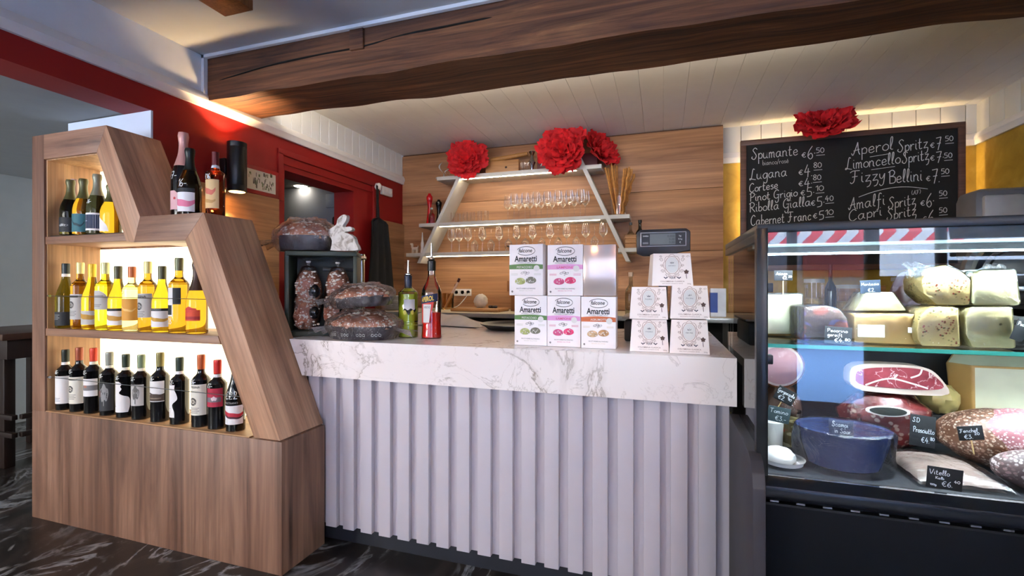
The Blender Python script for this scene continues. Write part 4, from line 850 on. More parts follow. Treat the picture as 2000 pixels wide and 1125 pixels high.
# ---- colomba cartons, wider at the foot
GOLDB = mat((150, 118, 104), .6, var=0); BROWN = mat((92, 66, 60), .6, var=0)
def colomba(u0, u1, vb, vt, Y, z, label, rz_=0, ends=None):
    a, c_ = onY(u0, vb, Y), onY(u1, vb, Y); W = c_.x-a.x; H = onY(u0, vt, Y).z-onY(u0, vb, Y).z; D = .11
    t = thing('cake_carton', label, 'carton', ((a.x+c_.x)/2, Y+D/2, z), rz_)
    b = B(); k = .018; ky = .014
    vs = [(-W/2, -D/2, 0), (W/2, -D/2, 0), (W/2, D/2, 0), (-W/2, D/2, 0), (-W/2+k*.4, -D/2+ky, H), (W/2-k*.4, -D/2+ky, H), (W/2-k*.4, D/2-ky, H), (-W/2+k*.4, D/2-ky, H)]
    b.add(vs, [(0, 1, 2, 3), (4, 5, 6, 7), (0, 1, 5, 4), (1, 2, 6, 5), (2, 3, 7, 6), (3, 0, 4, 7)]); b.obj('carton_body', PNK2, t)
    def fn(X, Z, o=.0006): return (X*W, -D/2+ky*Z-o, Z*H)
    b = B(); E = [(.17*cos(a_), .64+.27*sin(a_)) for a_ in [2*pi*i/36 for i in range(37)]]
    b.sheet(lambda u, v: fn(.155*v*cos(2*pi*u), .64+.245*v*sin(2*pi*u)), 28, 2, 1); b.ribbon([E], .012, fn, 0)
    b.ribbon([[(.205*cos(a_)+.012*cos(9*a_), .64+.315*sin(a_)+.02*sin(9*a_)) for a_ in [2*pi*i/72 for i in range(73)]]], .010, fn, 0)
    for sx_ in (-1, 1):
        for (cx_, cz_, q) in ((.26, .80, .05), (.25, .62, .035), (.23, .45, .045), (.12, .32, .05), (.27, .9, .03), (.06, .27, .03)):
            b.ribbon([[(sx_*(cx_+q*(1-i/26)*cos(i*.42)), cz_+1.3*q*(1-i/26)*sin(i*.42)) for i in range(22)]], .009, fn, 0)
    b.text('FIORE', fn, 0, .60, .035, .18, 2, .012); b.add([fn(x_, z_) for x_, z_ in ((-.04, .69), (.04, .69), (.05, .74), (.02, .71), (0, .755), (-.02, .71), (-.05, .74))], [(0, 1, 2, 3, 4, 5, 6)], 2)
    b.text('VERA', fn, 0, .215, .07, .15, 2, .01)
    for sx_ in (-1, 1): b.ribbon([[(sx_*(.115+.09*i/10), .245+.02*sin(i*.9)) for i in range(11)]], .022, fn, 2)
    b.text('COLOMBINA CLASSICA', fn, 0, .115, .045, .58, 0, .004); b.text('dolce da forno a lievitazione naturale', fn, 0, .06, .03, .5, 0)
    b.sheet(lambda u, v: fn(.34+.055*v*cos(2*pi*u)*(1+.2*sin(10*pi*u)), .43+.06*v*sin(2*pi*u)*(1+.2*sin(10*pi*u)), .0009), 30, 2, 3); b.ribbon([[(.34, .40), (.335, .32), (.345, .22)]], .014, fn, 3)
    b.text('500g', fn, .40, .05, .03, .09, 0); b.ribbon([[(.34, .90), (.39, .93), (.43, .90)], [(.36, .89), (.40, .89)]], .008, fn, 0)
    b.obj('printed_front', [GOLDB, WHITE, mat((60, 54, 70), .6, var=0), BROWN], t, fix=False); return H
h1 = colomba(1229.5, 1306, 687, 625, 1.757, zc, 'pale ornate cake carton, bottom left of the five stacked', .02)
colomba(1307.5, 1386.5, 691, 626, 1.745, zc, 'pale ornate cake carton, bottom right of the five stacked')
h2 = colomba(1230, 1305.5, 624, 562, 1.757, zc+h1+.002, 'pale ornate cake carton, middle row on the left', -.02)
colomba(1308, 1386, 627, 563, 1.752, zc+h1+.006, 'pale ornate cake carton, middle row on the right', .03)
z5 = zc+h1+h2+.006
colomba(1268, 1350, 562, 499, 1.76, z5, 'pale ornate cake carton alone on top of the stack', .16)
# ---- price scale behind them
q = onY(1295, 470, 2.02); t = thing('price_scale', 'dark price scale whose display stands above the cake cartons', 'scale', (q.x, 2.06, zc))
zz = q.z-zc
B().prism([(-.105, -.052), (-.105, .035), (-.09, .047), (.09, .047), (.105, .035), (.105, -.045), (.06, -.045), (.03, -.062), (-.08, -.062)], 'y', -.05, -.005, T=Matrix.Translation((0, 0, zz)), bev=.004).obj('display_head', mat((40, 40, 46), .4), t)
b = B().box(-.09, .09, -.0525, -.05, zz-.025, zz+.035, 0, .002); b.obj('silver_bezel', mat((170, 170, 176), .35, .4), t); B().box(-.086, .086, -.0535, -.0525, zz-.021, zz+.031).obj('dark_face', BLACK, t)
B().box(-.052, .048, -.0545, -.0535, zz-.017, zz+.027).obj('screen', mat((104, 108, 104), .25, var=.08), t)
b = B(); f = lambda X, Z: (X, -.0548, Z)
for i, s_ in enumerate(('0.050', '0.00', '0.00')): b.text(s_, f, .045, zz+.012-.0125*i, .009, None, 0, .01, 'r')
b.text('kg', f, .066, zz+.014, .007, None, 1); b.text('€/kg', f, .066, zz+.001, .006, None, 1); b.text('€', f, .066, zz-.013, .007, None, 1)
b.text('DIVESA', f, -.068, zz+.016, .006, .022, 1, .01); b.box(-.08, -.058, -.0549, -.0540, zz-.014, zz-.006, 2); b.obj('display_text', [mat((44, 46, 44), .5, var=0), CHALK, mat((120, 120, 124), .4)], t, fix=False)
B().tube([(0, -.02, zz-.05), (.0, .02, .10)], .018, 12).obj('pole', mat((60, 60, 64), .4), t); B().box(-.16, .16, .0, .30, .0, .09, 0, .01).obj('scale_body', mat((50, 52, 56), .4), t); B().box(-.17, .17, -.0, .31, .095, .105, 0, .004).obj('weighing_plate', STEEL, t)
# ---- bottles of spirits with pour spouts
def spirit(u, vb, vt, label, glass, liquid, fill, prof, capc):
    q = onZ(u, vb, CZ); Y = q.y; H = onY(u, vt, Y).z-CZ
    t = thing('spirit_bottle', label, 'bottle', (q.x, Y, zc)); r_ = .0455
    pf = [(a*r_, z*H) for a, z in prof]; sm = smooth_line(pf, 3)
    B().lathe([(0, .0)]+sm, 28).obj('glass_body', thin('spirit_glass', glass, 1.5, .03, edge=.35), t, ang=60)
    B().lathe([(0, .006)]+[(max(.001, a-.002), z+.004) for a, z in sm if z < fill*H]+[(0, fill*H)], 28).obj('liquid', liquid, t, ang=60)
    return t, H, r_, sm
t, H, r_, sm = spirit(797.5, 658, 553, 'green lemon liqueur bottle with metal pour spout on the counter', (.90, .97, .82, 1), mat((206, 206, 70), .15, var=.05), .80, [(.97, 0), (1, .02), (1, .2), (.985, .22), (1, .24), (.985, .26), (1, .28), (.985, .30), (1, .32), (1, .78), (.9, .84), (.5, .90), (.34, .94), (.34, 1)], 0)
B().lathe([(.017, H*.90), (.0175, H*1.13), (.012, H*1.14), (0, H*1.14)], 18).obj('cap', mat((26, 34, 60), .4), t); B().lathe([(.010, H*1.14), (.016, H*1.15), (.016, H*1.165), (.006, H*1.18), (.004, H*1.42), (0, H*1.42)], 14).obj('pour_spout', CHROME, t)
def cyl(t, r_, a0, a1, z0, z1, m_, nm, lb=None): return B().sheet(lambda u, v: (r_*cos(rad(a0+(a1-a0)*u-90)), r_*sin(rad(a0+(a1-a0)*u-90)), z0+(z1-z0)*v), 12, 3).obj(nm, m_, t, label=lb, fix=False)
cyl(t, r_+.0008, 5, 70, .50*H, .70*H, WHITE, 'label'); cyl(t, r_+.0008, -85, -48, .46*H, .56*H, WHITE, 'label')
b = B()
for k in range(3): b.sheet(lambda u, v: ((r_+.001)*cos(rad(10+22*k+9*v*cos(2*pi*u)-90)), (r_+.001)*sin(rad(10+22*k+9*v*cos(2*pi*u)-90)), .46*H+.011*v*sin(2*pi*u)), 14, 2, k % 2)
b.sheet(lambda u, v: ((r_+.0009)*cos(rad(2+75*u-90)), (r_+.0009)*sin(rad(2+75*u-90)), .47*H+.012*v+.004*sin(u*14)), 16, 2, 1); b.obj('lemon_print', [mat((230, 214, 90), .5), INK], t, fix=False)
t, H, r_, sm = spirit(843, 660, 528, 'orange-red aperitif bottle with blue label and metal pour spout', (.96, .96, .95, 1), mat((226, 40, 26), .12, var=.05), .40, [(.97, 0), (1, .02), (.92, .2), (.94, .36), (1, .5), (1, .66), (.86, .74), (.58, .82), (.40, .90), (.36, 1)], 0)
B().lathe([(.0175, H*.99), (.019, H*.995), (.019, H*1.13), (.014, H*1.15), (0, H*1.15)], 18).obj('cap', BLACK, t); B().lathe([(.012, H*1.15), (.017, H*1.16), (.016, H*1.18), (.006, H*1.2), (.004, H*1.40), (0, H*1.40)], 14).obj('pour_spout', CHROME, t)
def rs(z): return min((abs(zz_-z), a) for a, zz_ in sm)[1]
def cyf(o=.001): return lambda X, Z: ((.0455+o)*cos(X/.0455-pi/2), (.0455+o)*sin(X/.0455-pi/2), Z)
b = B(); f0 = cyf(.0009); sl = .16
b.sheet(lambda u, v: f0(-.05+.10*u, .52*H+.115*H*v+sl*(-.05+.10*u)), 16, 2, 0)
b.sheet(lambda u, v: f0(-.032+.064*u*(1-.35*(1-v)), .22*H+.30*H*v+(sl*(-.032+.064*u) if v > .9 else 0)), 12, 6, 1)
f1 = cyf(.0014); b.sheet(lambda u, v: f1(-.020+.040*u*(1-.25*(1-v)), .235*H+.265*H*v), 10, 4, 2)
b.text('APEROL', lambda X, Z: f1(X, Z+sl*X), .0, .545*H, .068*H, .064, 3, .02); b.text('APERITIVO', f1, 0, .44*H, .010, .03, 4); 
for i in range(4): b.box(-.001, .001, 0, 0, 0, 0, 4); b.ribbon([[(-.014, .40*H-.012*i), (.014, .40*H-.012*i)]], .002, f1, 4)
b.ribbon([[(-.016, .25*H), (.016, .25*H)]], .008, f1, 0)
b.obj('label', [mat((24, 40, 80), .5, var=0), mat((206, 60, 50), .5, var=0), WHITE, mat((238, 200, 70), .5, var=0), INK], t, fix=False)
# ---- towel and tray
q = onZ(835, 640, CZ)
b = B().sheet(lambda u, v: (-.36+.62*u, -.04+.26*v+.04*sin(u*4), .006+.085*(sin(pi*min(1, u*1.02))**.6)*(sin(pi*v)**.5)*(1-.45*u)+.008*sin(u*17+v*3)*sin(pi*v)), 40, 24)
b.obj('kitchen_towel', mat((222, 212, 200), .9, var=.06, vs=20), loc=(q.x+.02, q.y+.10, zc), label='crumpled cream kitchen towel on the counter behind the spirit bottles', cat='towel', ang=80)
q = onZ(985, 643, CZ); B().lathe([(0, 0), (.165, 0), (.20, .028), (.206, .03), (.206, .026), (.17, -.0), (.17, .004), (0, .006)][:5]+[(.19, .018), (.163, .005), (0, .005)], 48).obj('serving_tray', BLACKM, loc=(q.x+.06, q.y+.05, zc), label='round black serving tray lying on the counter', cat='tray')
# ---- bagged Easter cakes
m, n, l, p = newmat('sugared_crust'); co = coord(n, l)
vo = n.new('ShaderNodeTexVoronoi'); vo.inputs['Scale'].default_value = 75; l.new(co, vo.inputs['Vector'])
dots = ramp(n, l, vo.outputs['Distance'], [(.0, (1, 1, 1, 1)), (.24, (1, 1, 1, 1)), (.34, (0, 0, 0, 1))]); cl = ramp(n, l, nz(n, l, co, 26, 3), [(.42, (0, 0, 0, 1)), (.52, (1, 1, 1, 1))])
bb = ramp(n, l, nz(n, l, co, 14, 5), [(.3, lin((136, 76, 52))), (.5, lin((186, 116, 84))), (.7, lin((216, 156, 118)))])
l.new(mixc(n, l, mixc(n, l, 1, dots, cl, 'MULTIPLY'), bb, lin((238, 224, 206))), p.inputs['Base Color']); p.inputs['Roughness'].default_value = .6; bump(n, l, nz(n, l, co, 60, 3), p, .3, .004); CRUST = m
MOULD = mat((46, 29, 40), .5, var=.15, vs=20); SUG = mat((236, 224, 208), .7); ALM = mat((168, 104, 60), .5, var=.2)
def crumbs(b, pts, rr, r0, n_, rx, ry, rzz, c=(0, 0, 0), m_=0, lo=.1):
    for _ in range(n_):
        a = rr.uniform(0, 2*pi); e = math.asin(rr.uniform(lo, 1)); d = Vector((cos(e)*cos(a)*rx, cos(e)*sin(a)*ry, sin(e)*rzz))+Vector(c)
        s_ = rr.uniform(.6, 1.3)*r0; b.ball(d, (s_*1.5, s_, s_*.8), m_, 6, 4, T=None)
def cake(name, label, loc, L, Wd, Hh, rz_, seed, logo=False, tilt=0):
    rr = random.Random(seed); t = thing(name, label, 'bagged cake', loc, rz_); t.rotation_euler = (0, tilt, rz_)
    b = B().sheet(lambda u, v: (cos(2*pi*u)*L/2*(1+.05*v+.02*sin(u*44))*(1-.12*cos(4*pi*u)*.5), sin(2*pi*u)*Wd/2*(1+.05*v+.02*sin(u*44)), .002+v*Hh*.48), 60, 4, wrap=True)
    b.add([(cos(2*pi*i/30)*L/2*.95, sin(2*pi*i/30)*Wd/2*.95, .002) for i in range(30)], [tuple(range(30))]); b.obj('paper_mould', MOULD, t)
    B().ball((0, 0, Hh*.44), (L*.50, Wd*.50, Hh*.52), 0, 36, 20, .16, 2.6, seed=seed, flat=Hh*.40).obj('crust', CRUST, t)
    b = B(); crumbs(b, None, rr, .0052, 100, L*.49, Wd*.5, Hh*.54, (0, 0, Hh*.44)); b.obj('pearl_sugar', SUG, t)[ 'kind'] = 'stuff'
    b = B(); crumbs(b, None, rr, .008, 9, L*.46, Wd*.46, Hh*.53, (0, 0, Hh*.44), lo=.35); b.obj('almonds', ALM, t)
    if logo:
        b = B(); f = lambda X, Z: (X, -Wd/2*(1.035)*math.sqrt(max(0, 1-(X/L*1.9)**2))-.004, Z)
        for k in (-.11, -.04, .035, .10):
            for d in (-.014, 0, .014): b.ribbon([[(k+d+.005*cos(i), Hh*.2+.006*sin(i*1.0)) for i in range(7)], [(k+d-.004, Hh*.16), (k+d+.004, Hh*.16)]], .002, f)
        b.obj('printed_symbols', CHALK, t, fix=False)
    def bag(u, v):
        a = 2*pi*u; k = v
        if k < .8: e = (k/.8)*1.62-.62; rr_ = cos(min(1.2, max(-.62, e))) ; zz_ = Hh*.5+Hh*.56*sin(e*1.0) if e > 0 else Hh*.5*(1+e/.62)
        else: e = 1; rr_ = cos(1.0)*(1-(k-.8)/.2); zz_ = Hh*1.02+.004
        q = 1+.05*noise.noise(Vector((cos(a)*2.2, sin(a)*2.2, k*4+seed)))+.05*(1-2.5*abs(noise.noise(Vector((cos(a)*4.5+k*3, sin(a)*4.5, k*2.5+seed)))))
        return (cos(a)*(L/2+.022)*max(.02, rr_)*q*1.04, sin(a)*(Wd/2+.014)*max(.02, rr_)*q*1.04, max(.001, zz_*q))
    B().sheet(bag, 110, 46, wrap=True).obj('clear_bag', FILM, t, ang=50)
    for s_ in ((-1, 1) if seed % 2 else (-1,)):
        B().sheet(lambda u, v: (s_*(L/2*.96+.01+.075*v), (u-.5)*(.05+.12*v), .05-.02*v+.012*sin(u*16+s_)*v+.01*sin(u*7)), 22, 6).obj('bag_end', FILM, t, ang=60)
    return t
p0 = onZ(697, 664, CZ); cake('bagged_cake', 'bagged sugar-topped cake lying in front of the dark crate, with printed mould', (p0.x, 1.80, zc), .30, .17, .12, .10, 1, True)
cake('bagged_cake', 'bagged sugar-topped cake lying on top of another in front of the crate', (p0.x-.01, 1.81, zc+.140), .25, .15, .10, .15, 4, False, -.08)
# dark crate standing on its side, its open side turned to the room
KA = rad(29); KZ0 = onZ(622, 657, CZ); KH = onY(622, 491, KZ0.y+.02).z-CZ; KW = .325; KX, KY = KZ0.x, KZ0.y+.02
def KP(x, y, z=0): return (KX+x*cos(KA)-y*sin(KA), KY+x*sin(KA)+y*cos(KA), zc+z)
t = thing('dark_crate', 'dark green open crate standing on the counter with bagged cakes inside', 'crate', (KX, KY, zc), KA); GRNK = mat((56, 64, 54), .55)
b = B(); b.box(-KW/2, KW/2, 0, .165, KH-.022, KH, 0, .004); b.box(-KW/2, KW/2, 0, .165, 0, .022, 0, .004); b.box(-KW/2, -KW/2+.018, 0, .165, .022, KH-.022, 0, .003); b.box(KW/2-.018, KW/2, 0, .165, .022, KH-.022, 0, .003); b.obj('crate_shell', GRNK, t)
B().box(-KW/2+.018, KW/2-.018, .152, .164, .022, KH-.022).obj('crate_back', mat((34, 38, 34), .6), t); b = B().tube([(-.02, .14, KH*.80), (KW/2-.03, .14, KH*.79)], .008, 8); b.obj('rod', STEEL, t)
def upright_cake(label, x, seed, hh, wd):
    rr = random.Random(seed); t = thing('bagged_cake', label, 'bagged cake', KP(x, .068, .0235), KA); D = .055
    b = B(); b.ball((0.0, 0, hh*.66), (wd*.46, D, hh*.26), 0, 24, 14, .2, 3, seed=seed); b.ball((-.01, 0, hh*.25), (wd*.44, D, hh*.245), 0, 24, 14, .2, 3, seed=seed+5, flat=.002); b.ball((-wd*.22, -.005, hh*.12), (wd*.24, D*.8, hh*.11), 0, 18, 10, .2, 3, seed=seed+2, flat=.002); b.ball((-wd*.24, -.005, hh*.46), (wd*.22, D*.8, hh*.11), 0, 18, 10, .2, 3, seed=seed+1); b.obj('crust', CRUST, t)
    b = B(); 
    for _ in range(110):
        z = rr.uniform(.06, .9)*hh; xx = rr.uniform(-.42, .42)*wd*(1 if z < hh*.75 else .7); s_ = rr.uniform(.003, .0055); dd = D*math.sqrt(max(.05, 1-(xx/(wd*.5))**2)); b.ball((xx, -dd*.98, z), (s_*1.4, s_, s_), 0, 6, 4)
    b.obj('pearl_sugar', SUG, t)['kind'] = 'stuff'
    for z, s_ in ((hh*.60, 1), (hh*.27, .9)): B().ball((wd*.27, -D*.72, z), (.028*s_, .018, .034*s_), 0, 20, 12).obj('oval_seal', mat((16, 16, 20), .15), t)
    def bag(u, v):
        a = 2*pi*u; k = (sin(pi*min(1, .12+v*.88))**.55) if v < .93 else .12
        q = 1+.03*noise.noise(Vector((cos(a)*2, sin(a)*2, v*5+seed)))+.05*(.6-2.2*abs(noise.noise(Vector((cos(a)*4.5, sin(a)*4.5+v*3, v*3+seed)))))
        return (cos(a)*wd*.50*k*q, sin(a)*(D+.008)*k*q, max(.002, v*hh*1.07))
    B().sheet(bag, 90, 60, wrap=True).obj('clear_bag', FILM, t, ang=50)
    B().sheet(lambda u, v: ((u-.5)*(.018+.10*v)+.02*v, .006*sin(u*22)*(.3+v), hh*1.06+.016*v*(1+.25*sin(u*9))), 26, 5).obj('bag_top', thin('white_film', (.8, .8, .82, 1), 1.4, .14, .2, 1, 30, 3), t, ang=60)
    B().lathe([(.010, -.004), (.012, 0), (.010, .004)], 12, c=(0, 0, hh*1.055)).obj('tie', WHITE, t)
upright_cake('bagged sugar cake standing upright on the left in the dark crate', -.073, 11, KH*.78, .128)
upright_cake('bagged sugar cake standing upright on the right in the dark crate', +.063, 14, KH*.77, .126)
cake('bagged_cake', 'bagged sugar-topped cake lying on the dark crate beside a white rabbit', KP(-.086, .098, KH+.003), .265, .18, .15, rad(20), 7)
# white rabbit cut-out board
RB = [(545, 360), (555, 290), (530, 240), (532, 205), (560, 185), (590, 162), (600, 120), (640, 88), (668, 92), (666, 130), (640, 172), (650, 186), (690, 180), (710, 192), (705, 212), (650, 224), (690, 238), (725, 265), (740, 310), (757, 342), (742, 368), (560, 368)]
RY = KP(.1, .004)[1]-.022; pts = []
for x, y in RB: q = onY(510+x/4.018, 400+y/4.018, RY); pts.append((q.x, q.z))
zmin = min(z for _, z in pts); sx_ = sum(x for x, _ in pts)/len(pts); pts = [(x-sx_, z-zmin) for x, z in pts]
m, n, l, p = newmat('whitewashed_wood'); l.new(ramp(n, l, nz(n, l, coord(n, l), 26, 5, .6, 1), [(.35, lin((150, 136, 120))), (.5, lin((214, 206, 196))), (.7, lin((228, 222, 214)))]), p.inputs['Base Color']); p.inputs['Roughness'].default_value = .8
t = B().prism(smooth_line(pts+[pts[0]], 3)[:-1], 'y', 0, .024).obj('rabbit_figure', m, loc=(sx_, RY, zc+KH+.0012), label='whitewashed rabbit cut-out standing on the dark crate', cat='rabbit figure', ang=50)
# beer tap at the crate's right
q = onY(706, 500, 2.30); t = thing('beer_tap', 'chrome tap column on the counter right of the dark crate', 'tap', (q.x, 2.30, zc)); hz = q.z-zc
B().lathe([(.05, 0), (.05, .008), (.02, .016), (.018, hz+.01), (.0, hz+.012)], 20).obj('column', CHROME, t)
B().tube([(0, .02, hz-.012), (0.0, -.09, hz-.012)], .02, 14).obj('tap_body', CHROME, t); B().tube([(.01, -.05, hz-.02), (.012, -.06, hz-.10)], [.009, .013], 12).obj('spout', CHROME, t)
B().ball((0, -.06, hz+.028), .022, 0, 16, 10).obj('knob', CHROME, t); B().tube([(.01, .0, hz-.16), (.028, -.05, hz-.17)], .014, 12).tube([(.028, -.05, hz-.17), (.03, -.06, hz-.24)], .009, 10).obj('lower_tap', CHROME, t)

# ================================================================ REFRIGERATED DISPLAY CASE
NAVY = mat((9, 12, 18), .6, spec=.15, var=.06); DGREY = mat((58, 54, 58), .5, var=.06); RAIL = mat((24, 27, 33), .25, var=.05)
FX0, FX1, FY, FB, DZ, SZ, RZ = .25, 1.70, 1.37, 2.0, .655, .981, 1.290
t = thing('display_case', 'dark refrigerated glass display case at the counter end', 'display case', (.95, 1.7, 0)); MX = lambda x: x-.95; MY = lambda y: y-1.7
def cb(x0, x1, y0, y1, z0, z1, nm, m_, bev=0, lb=None): return B().box(MX(x0), MX(x1), MY(y0), MY(y1), z0, z1, 0, bev).obj(nm, m_, t, label=lb)
cb(FX0, FX1, FY+.03, FB, .08, DZ-.012, 'base_cabinet', NAVY, .003); cb(FX0+.03, FX1-.03, FY+.08, FB-.02, 0, .08, 'plinth', BLACK)
cb(FX0, FX1, FY+.012, FY+.03, .13, .572, 'front_panel', NAVY, .002)
B().prism([(MY(FY-.035), .604), (MY(FY-.045), .618), (MY(FY-.04), .64), (MY(FY-.015), .652), (MY(FY+.03), .654), (MY(FY+.03), .596), (MY(FY-.01), .597)], 'x', MX(FX0-.005), MX(FX1)).obj('bumper_rail', RAIL, t, ang=50)
b = B(); b.box(MX(FX0), MX(FX1), MY(FY+.004), MY(FY+.03), .574, .580)
for i in range(24): x = FX0+.02+.06*i; b.box(MX(x), MX(x+.02), MY(FY+.001), MY(FY+.006), .584, .588, 1)
b.obj('vent_strip', [BLACK, STEEL], t)
sp = [(1.30, 0), (1.735, 0), (1.735, .716), (1.37, .712), (1.335, .70), (1.312, .675), (1.30, .64)]
B().prism([(MY(a), z) for a, z in sp], 'x', MX(.217), MX(.247), bev=.003).obj('side_panel', DGREY, t); B().prism([(MY(a), z) for a, z in sp], 'x', MX(1.70), MX(1.73), bev=.003).obj('side_panel', DGREY, t)
cb(FX0, FX1, FY+.01, FB-.01, DZ-.012, DZ, 'deck', mat((60, 62, 66), .4, .4))
cb(.80, FX1-.02, 1.80, FB-.03, DZ+.0005, DZ+.09, 'riser', mat((48, 50, 54), .5), .003)
cb(FX0+.02, FX1-.02, FB-.02, FB-.008, DZ, .966, 'back_panel', mat((42, 44, 48), .5))
cb(FX0+.015, FX1, FY, FY+.006, DZ-.002, RZ, 'front_glass', thin('front_glass', (.97, .99, .99, 1), 1.45, .0))
cb(FX0-.004, FX0, FY+.02, FB, DZ, RZ, 'side_glass', PANE); cb(FX1, FX1+.004, FY+.02, FB, DZ, RZ, 'side_glass', PANE)
cb(FX0-.014, FX0+.014, FY-.006, FY+.02, .62, RZ+.012, 'corner_post', BLACKM, .003); cb(FX1-.014, FX1+.014, FY-.006, FY+.02, .62, RZ+.012, 'corner_post', BLACKM, .003)
cb(FX0-.012, FX1+.012, FY-.004, FB+.012, RZ, RZ+.022, 'roof', mat((40, 44, 48), .35, .2, var=.05), .003)
cb(FX0-.012, FX0+.004, FY+.02, FB+.012, RZ-.022, RZ+.001, 'roof_rail', BLACKM, .002)
cb(FX0+.01, FX1-.01, FB-.060, FB-.05, RZ-.027, RZ-.02, 'light_strip', emis((206, 240, 255), 24)); cb(FX0+.02, FX1-.02, FY+.035, FY+.055, RZ-.012, RZ-.004, 'light_strip', emis((230, 245, 255), 240)); cb(FX0+.015, FX1-.015, FY+.010, FY+.014, RZ-.03, RZ, 'lamp_lip', mat((70, 76, 82), .35, .3)); cb(FX0+.02, FX1-.02, FY+.014, FY+.06, RZ-.004, RZ, 'lamp_holder', STEEL); cb(FX0+.01, FX1-.01, FB-.058, FB-.045, RZ-.02, RZ, 'lamp_holder', mat((40, 44, 48), .5))  # front strip and its hiding lip are added to light the food fronts
cb(FX0+.01, FX1-.01, 1.52, 1.95, SZ-.008, SZ, 'glass_shelf', PANE); cb(FX0+.03, FX1-.03, 1.535, 1.55, SZ-.0098, SZ-.0085, 'light_strip', emis((230, 245, 255), 36)); cb(FX0+.012, FX1-.012, 1.518, 1.5205, SZ-.0100, SZ+.0005, 'shelf_edge', mat((44, 112, 102), .2, var=.05), 0, 'green glass shelf edge')  # strip under the shelf is added to brighten the food below
for z in (1.145, .955): cb(FX0+.002, FX0+.028, FY+.004, FY+.03, z-.012, z+.012, 'clip', BLACKM, .002)
WRAP = thin('cling_film', (.97, .97, .97, 1), 1.4, .02, .07, .5, 13, 1.2)
def SX(u, v, Y): return onY(u, v, Y)
zs, zd = SZ+.001, DZ+.001
def speck(nm, base, c1, c2, sc_=60, thr=.25, dens=.5):
    m, n, l, p = newmat(nm); co = coord(n, l)
    def dots(s_, o): 
        v_ = n.new('ShaderNodeTexVoronoi'); v_.inputs['Scale'].default_value = s_; l.new(coord(n, l, (1, 1, o)), v_.inputs['Vector'])
        return mixc(n, l, 1, ramp(n, l, v_.outputs['Distance'], [(thr, (1, 1, 1, 1)), (thr+.12, (0, 0, 0, 1))]), ramp(n, l, nz(n, l, co, 18*o, 2), [(dens, (0, 0, 0, 1)), (dens+.06, (1, 1, 1, 1))]), 'MULTIPLY')
    bb = ramp(n, l, nz(n, l, co, 12, 4), [(.3, lin(tuple(int(x*.88) for x in base))), (.7, lin(base))])
    l.new(mixc(n, l, dots(sc_*.8, 1.3), mixc(n, l, dots(sc_, 1.0), bb, lin(c1)), lin(c2)), p.inputs['Base Color']); p.inputs['Roughness'].default_value = .4; bump(n, l, nz(n, l, co, 50, 3), p, .25, .004); return m
HERB = speck('herbed_rind', (232, 208, 140), (150, 60, 40), (110, 110, 60), 120, .24, .47)
PALEC = mat((204, 198, 152), .38, var=.06, vs=14); PEPC = speck('dotted_cheese', (208, 198, 146), (120, 110, 80), (180, 170, 120), 60, .14, .52); YELC = mat((226, 190, 118), .4, var=.08, vs=10); RIND = mat((204, 160, 92), .5, var=.12, vs=10)
SALAM = speck('salami_skin', (118, 78, 56), (206, 186, 168), (170, 130, 110), 130, .30, .44); SALCUT = speck('salami_cut', (176, 112, 118), (232, 214, 212), (214, 180, 180), 160, .3, .45); SALGR = speck('grey_salami', (104, 84, 82), (196, 184, 182), (150, 120, 120), 120, .34, .45)
def foodblock(name, label, cat, pts, Y, D, z0, m_, wrap=None, bev=.006, tilt=0):
    """a cheese: outline seen from the front at depth Y, depth D, resting at z0"""
    P = [onY(u, v, Y) for u, v in pts]; cx = sum(p_.x for p_ in P)/len(P); zm = min(p_.z for p_ in P)
    o = B().prism([(p_.x-cx, p_.z-zm) for p_ in P], 'y', 0, D, bev=bev).obj(name, m_, label=label, cat=cat, loc=(cx, Y, z0))
    if wrap:
        b = B().prism([((p_.x-cx)*1.03, (p_.z-zm)*1.02+.0004) for p_ in P], 'y', -.003, D+.003, bev=bev*1.1); b.obj('cling_wrap', WRAP, o)
    return o
foodblock('cheese_block', 'large pale cheese block at the left end of the glass shelf, under its price stick', 'cheese', [(1447, 668), (1568, 668), (1568, 589), (1455, 589), (1447, 600)], 1.76, .16, zs, mat((232, 230, 196), .4, var=.05, vs=20), True, .008)
o = foodblock('aged_cheese', 'brown-violet rinded cheese in film beside the large pale block', 'cheese', [(1570, 669), (1570, 602), (1612, 599), (1640, 606), (1655, 625), (1661, 655), (1661, 669)], 1.60, .15, zs, speck('violet_rind', (112, 88, 78), (110, 96, 150), (150, 84, 70), 22, .4, .42), True)
o = foodblock('cheese_slab', 'yellow cheese slab with a peeling white label, lower one of the middle pair', 'cheese', [(1668, 673), (1796, 678), (1796, 617), (1668, 616)], 1.60, .17, zs, YELC, True); hz = o.dimensions.z
P0 = onY(1732, 645, 1.60); B().box(-.07, -.005, -.004, -.0034, .02, .055).obj('label', mat((190, 214, 222), .5), o); B().box(.05, .085, -.004, -.0034, .035, .05).obj('label', mat((220, 220, 222), .5), o)
foodblock('cheese_wedge', 'pale cheese wedge lying on the yellow slab', 'cheese', [(1668, 618), (1692, 582), (1745, 582), (1772, 618)], 1.64, .10, zs+hz+.004, mat((232, 222, 176), .4, var=.05), True, .004)
q = onY(1778, 590, 1.86); B().ball((0, 0, .11), (.055, .05, .11), 0, 24, 16, .1, 3, flat=0).obj('dark_salami', speck('moulded_skin', (70, 34, 30), (128, 112, 126), (100, 84, 96), 26, .42, .40), loc=(q.x, 1.86, zs), label='upright dark salami with grey mould spots behind the herbed cheese', cat='salami')
o = foodblock('herbed_cheese', 'pepper-crusted cheese on the glass shelf, lower of the speckled two', 'cheese', [(1790, 650), (1794, 625), (1810, 608), (1835, 604), (1874, 606), (1878, 684), (1800, 682), (1792, 668)], 1.57, .12, zs, HERB, True, .008); hz = o.dimensions.z
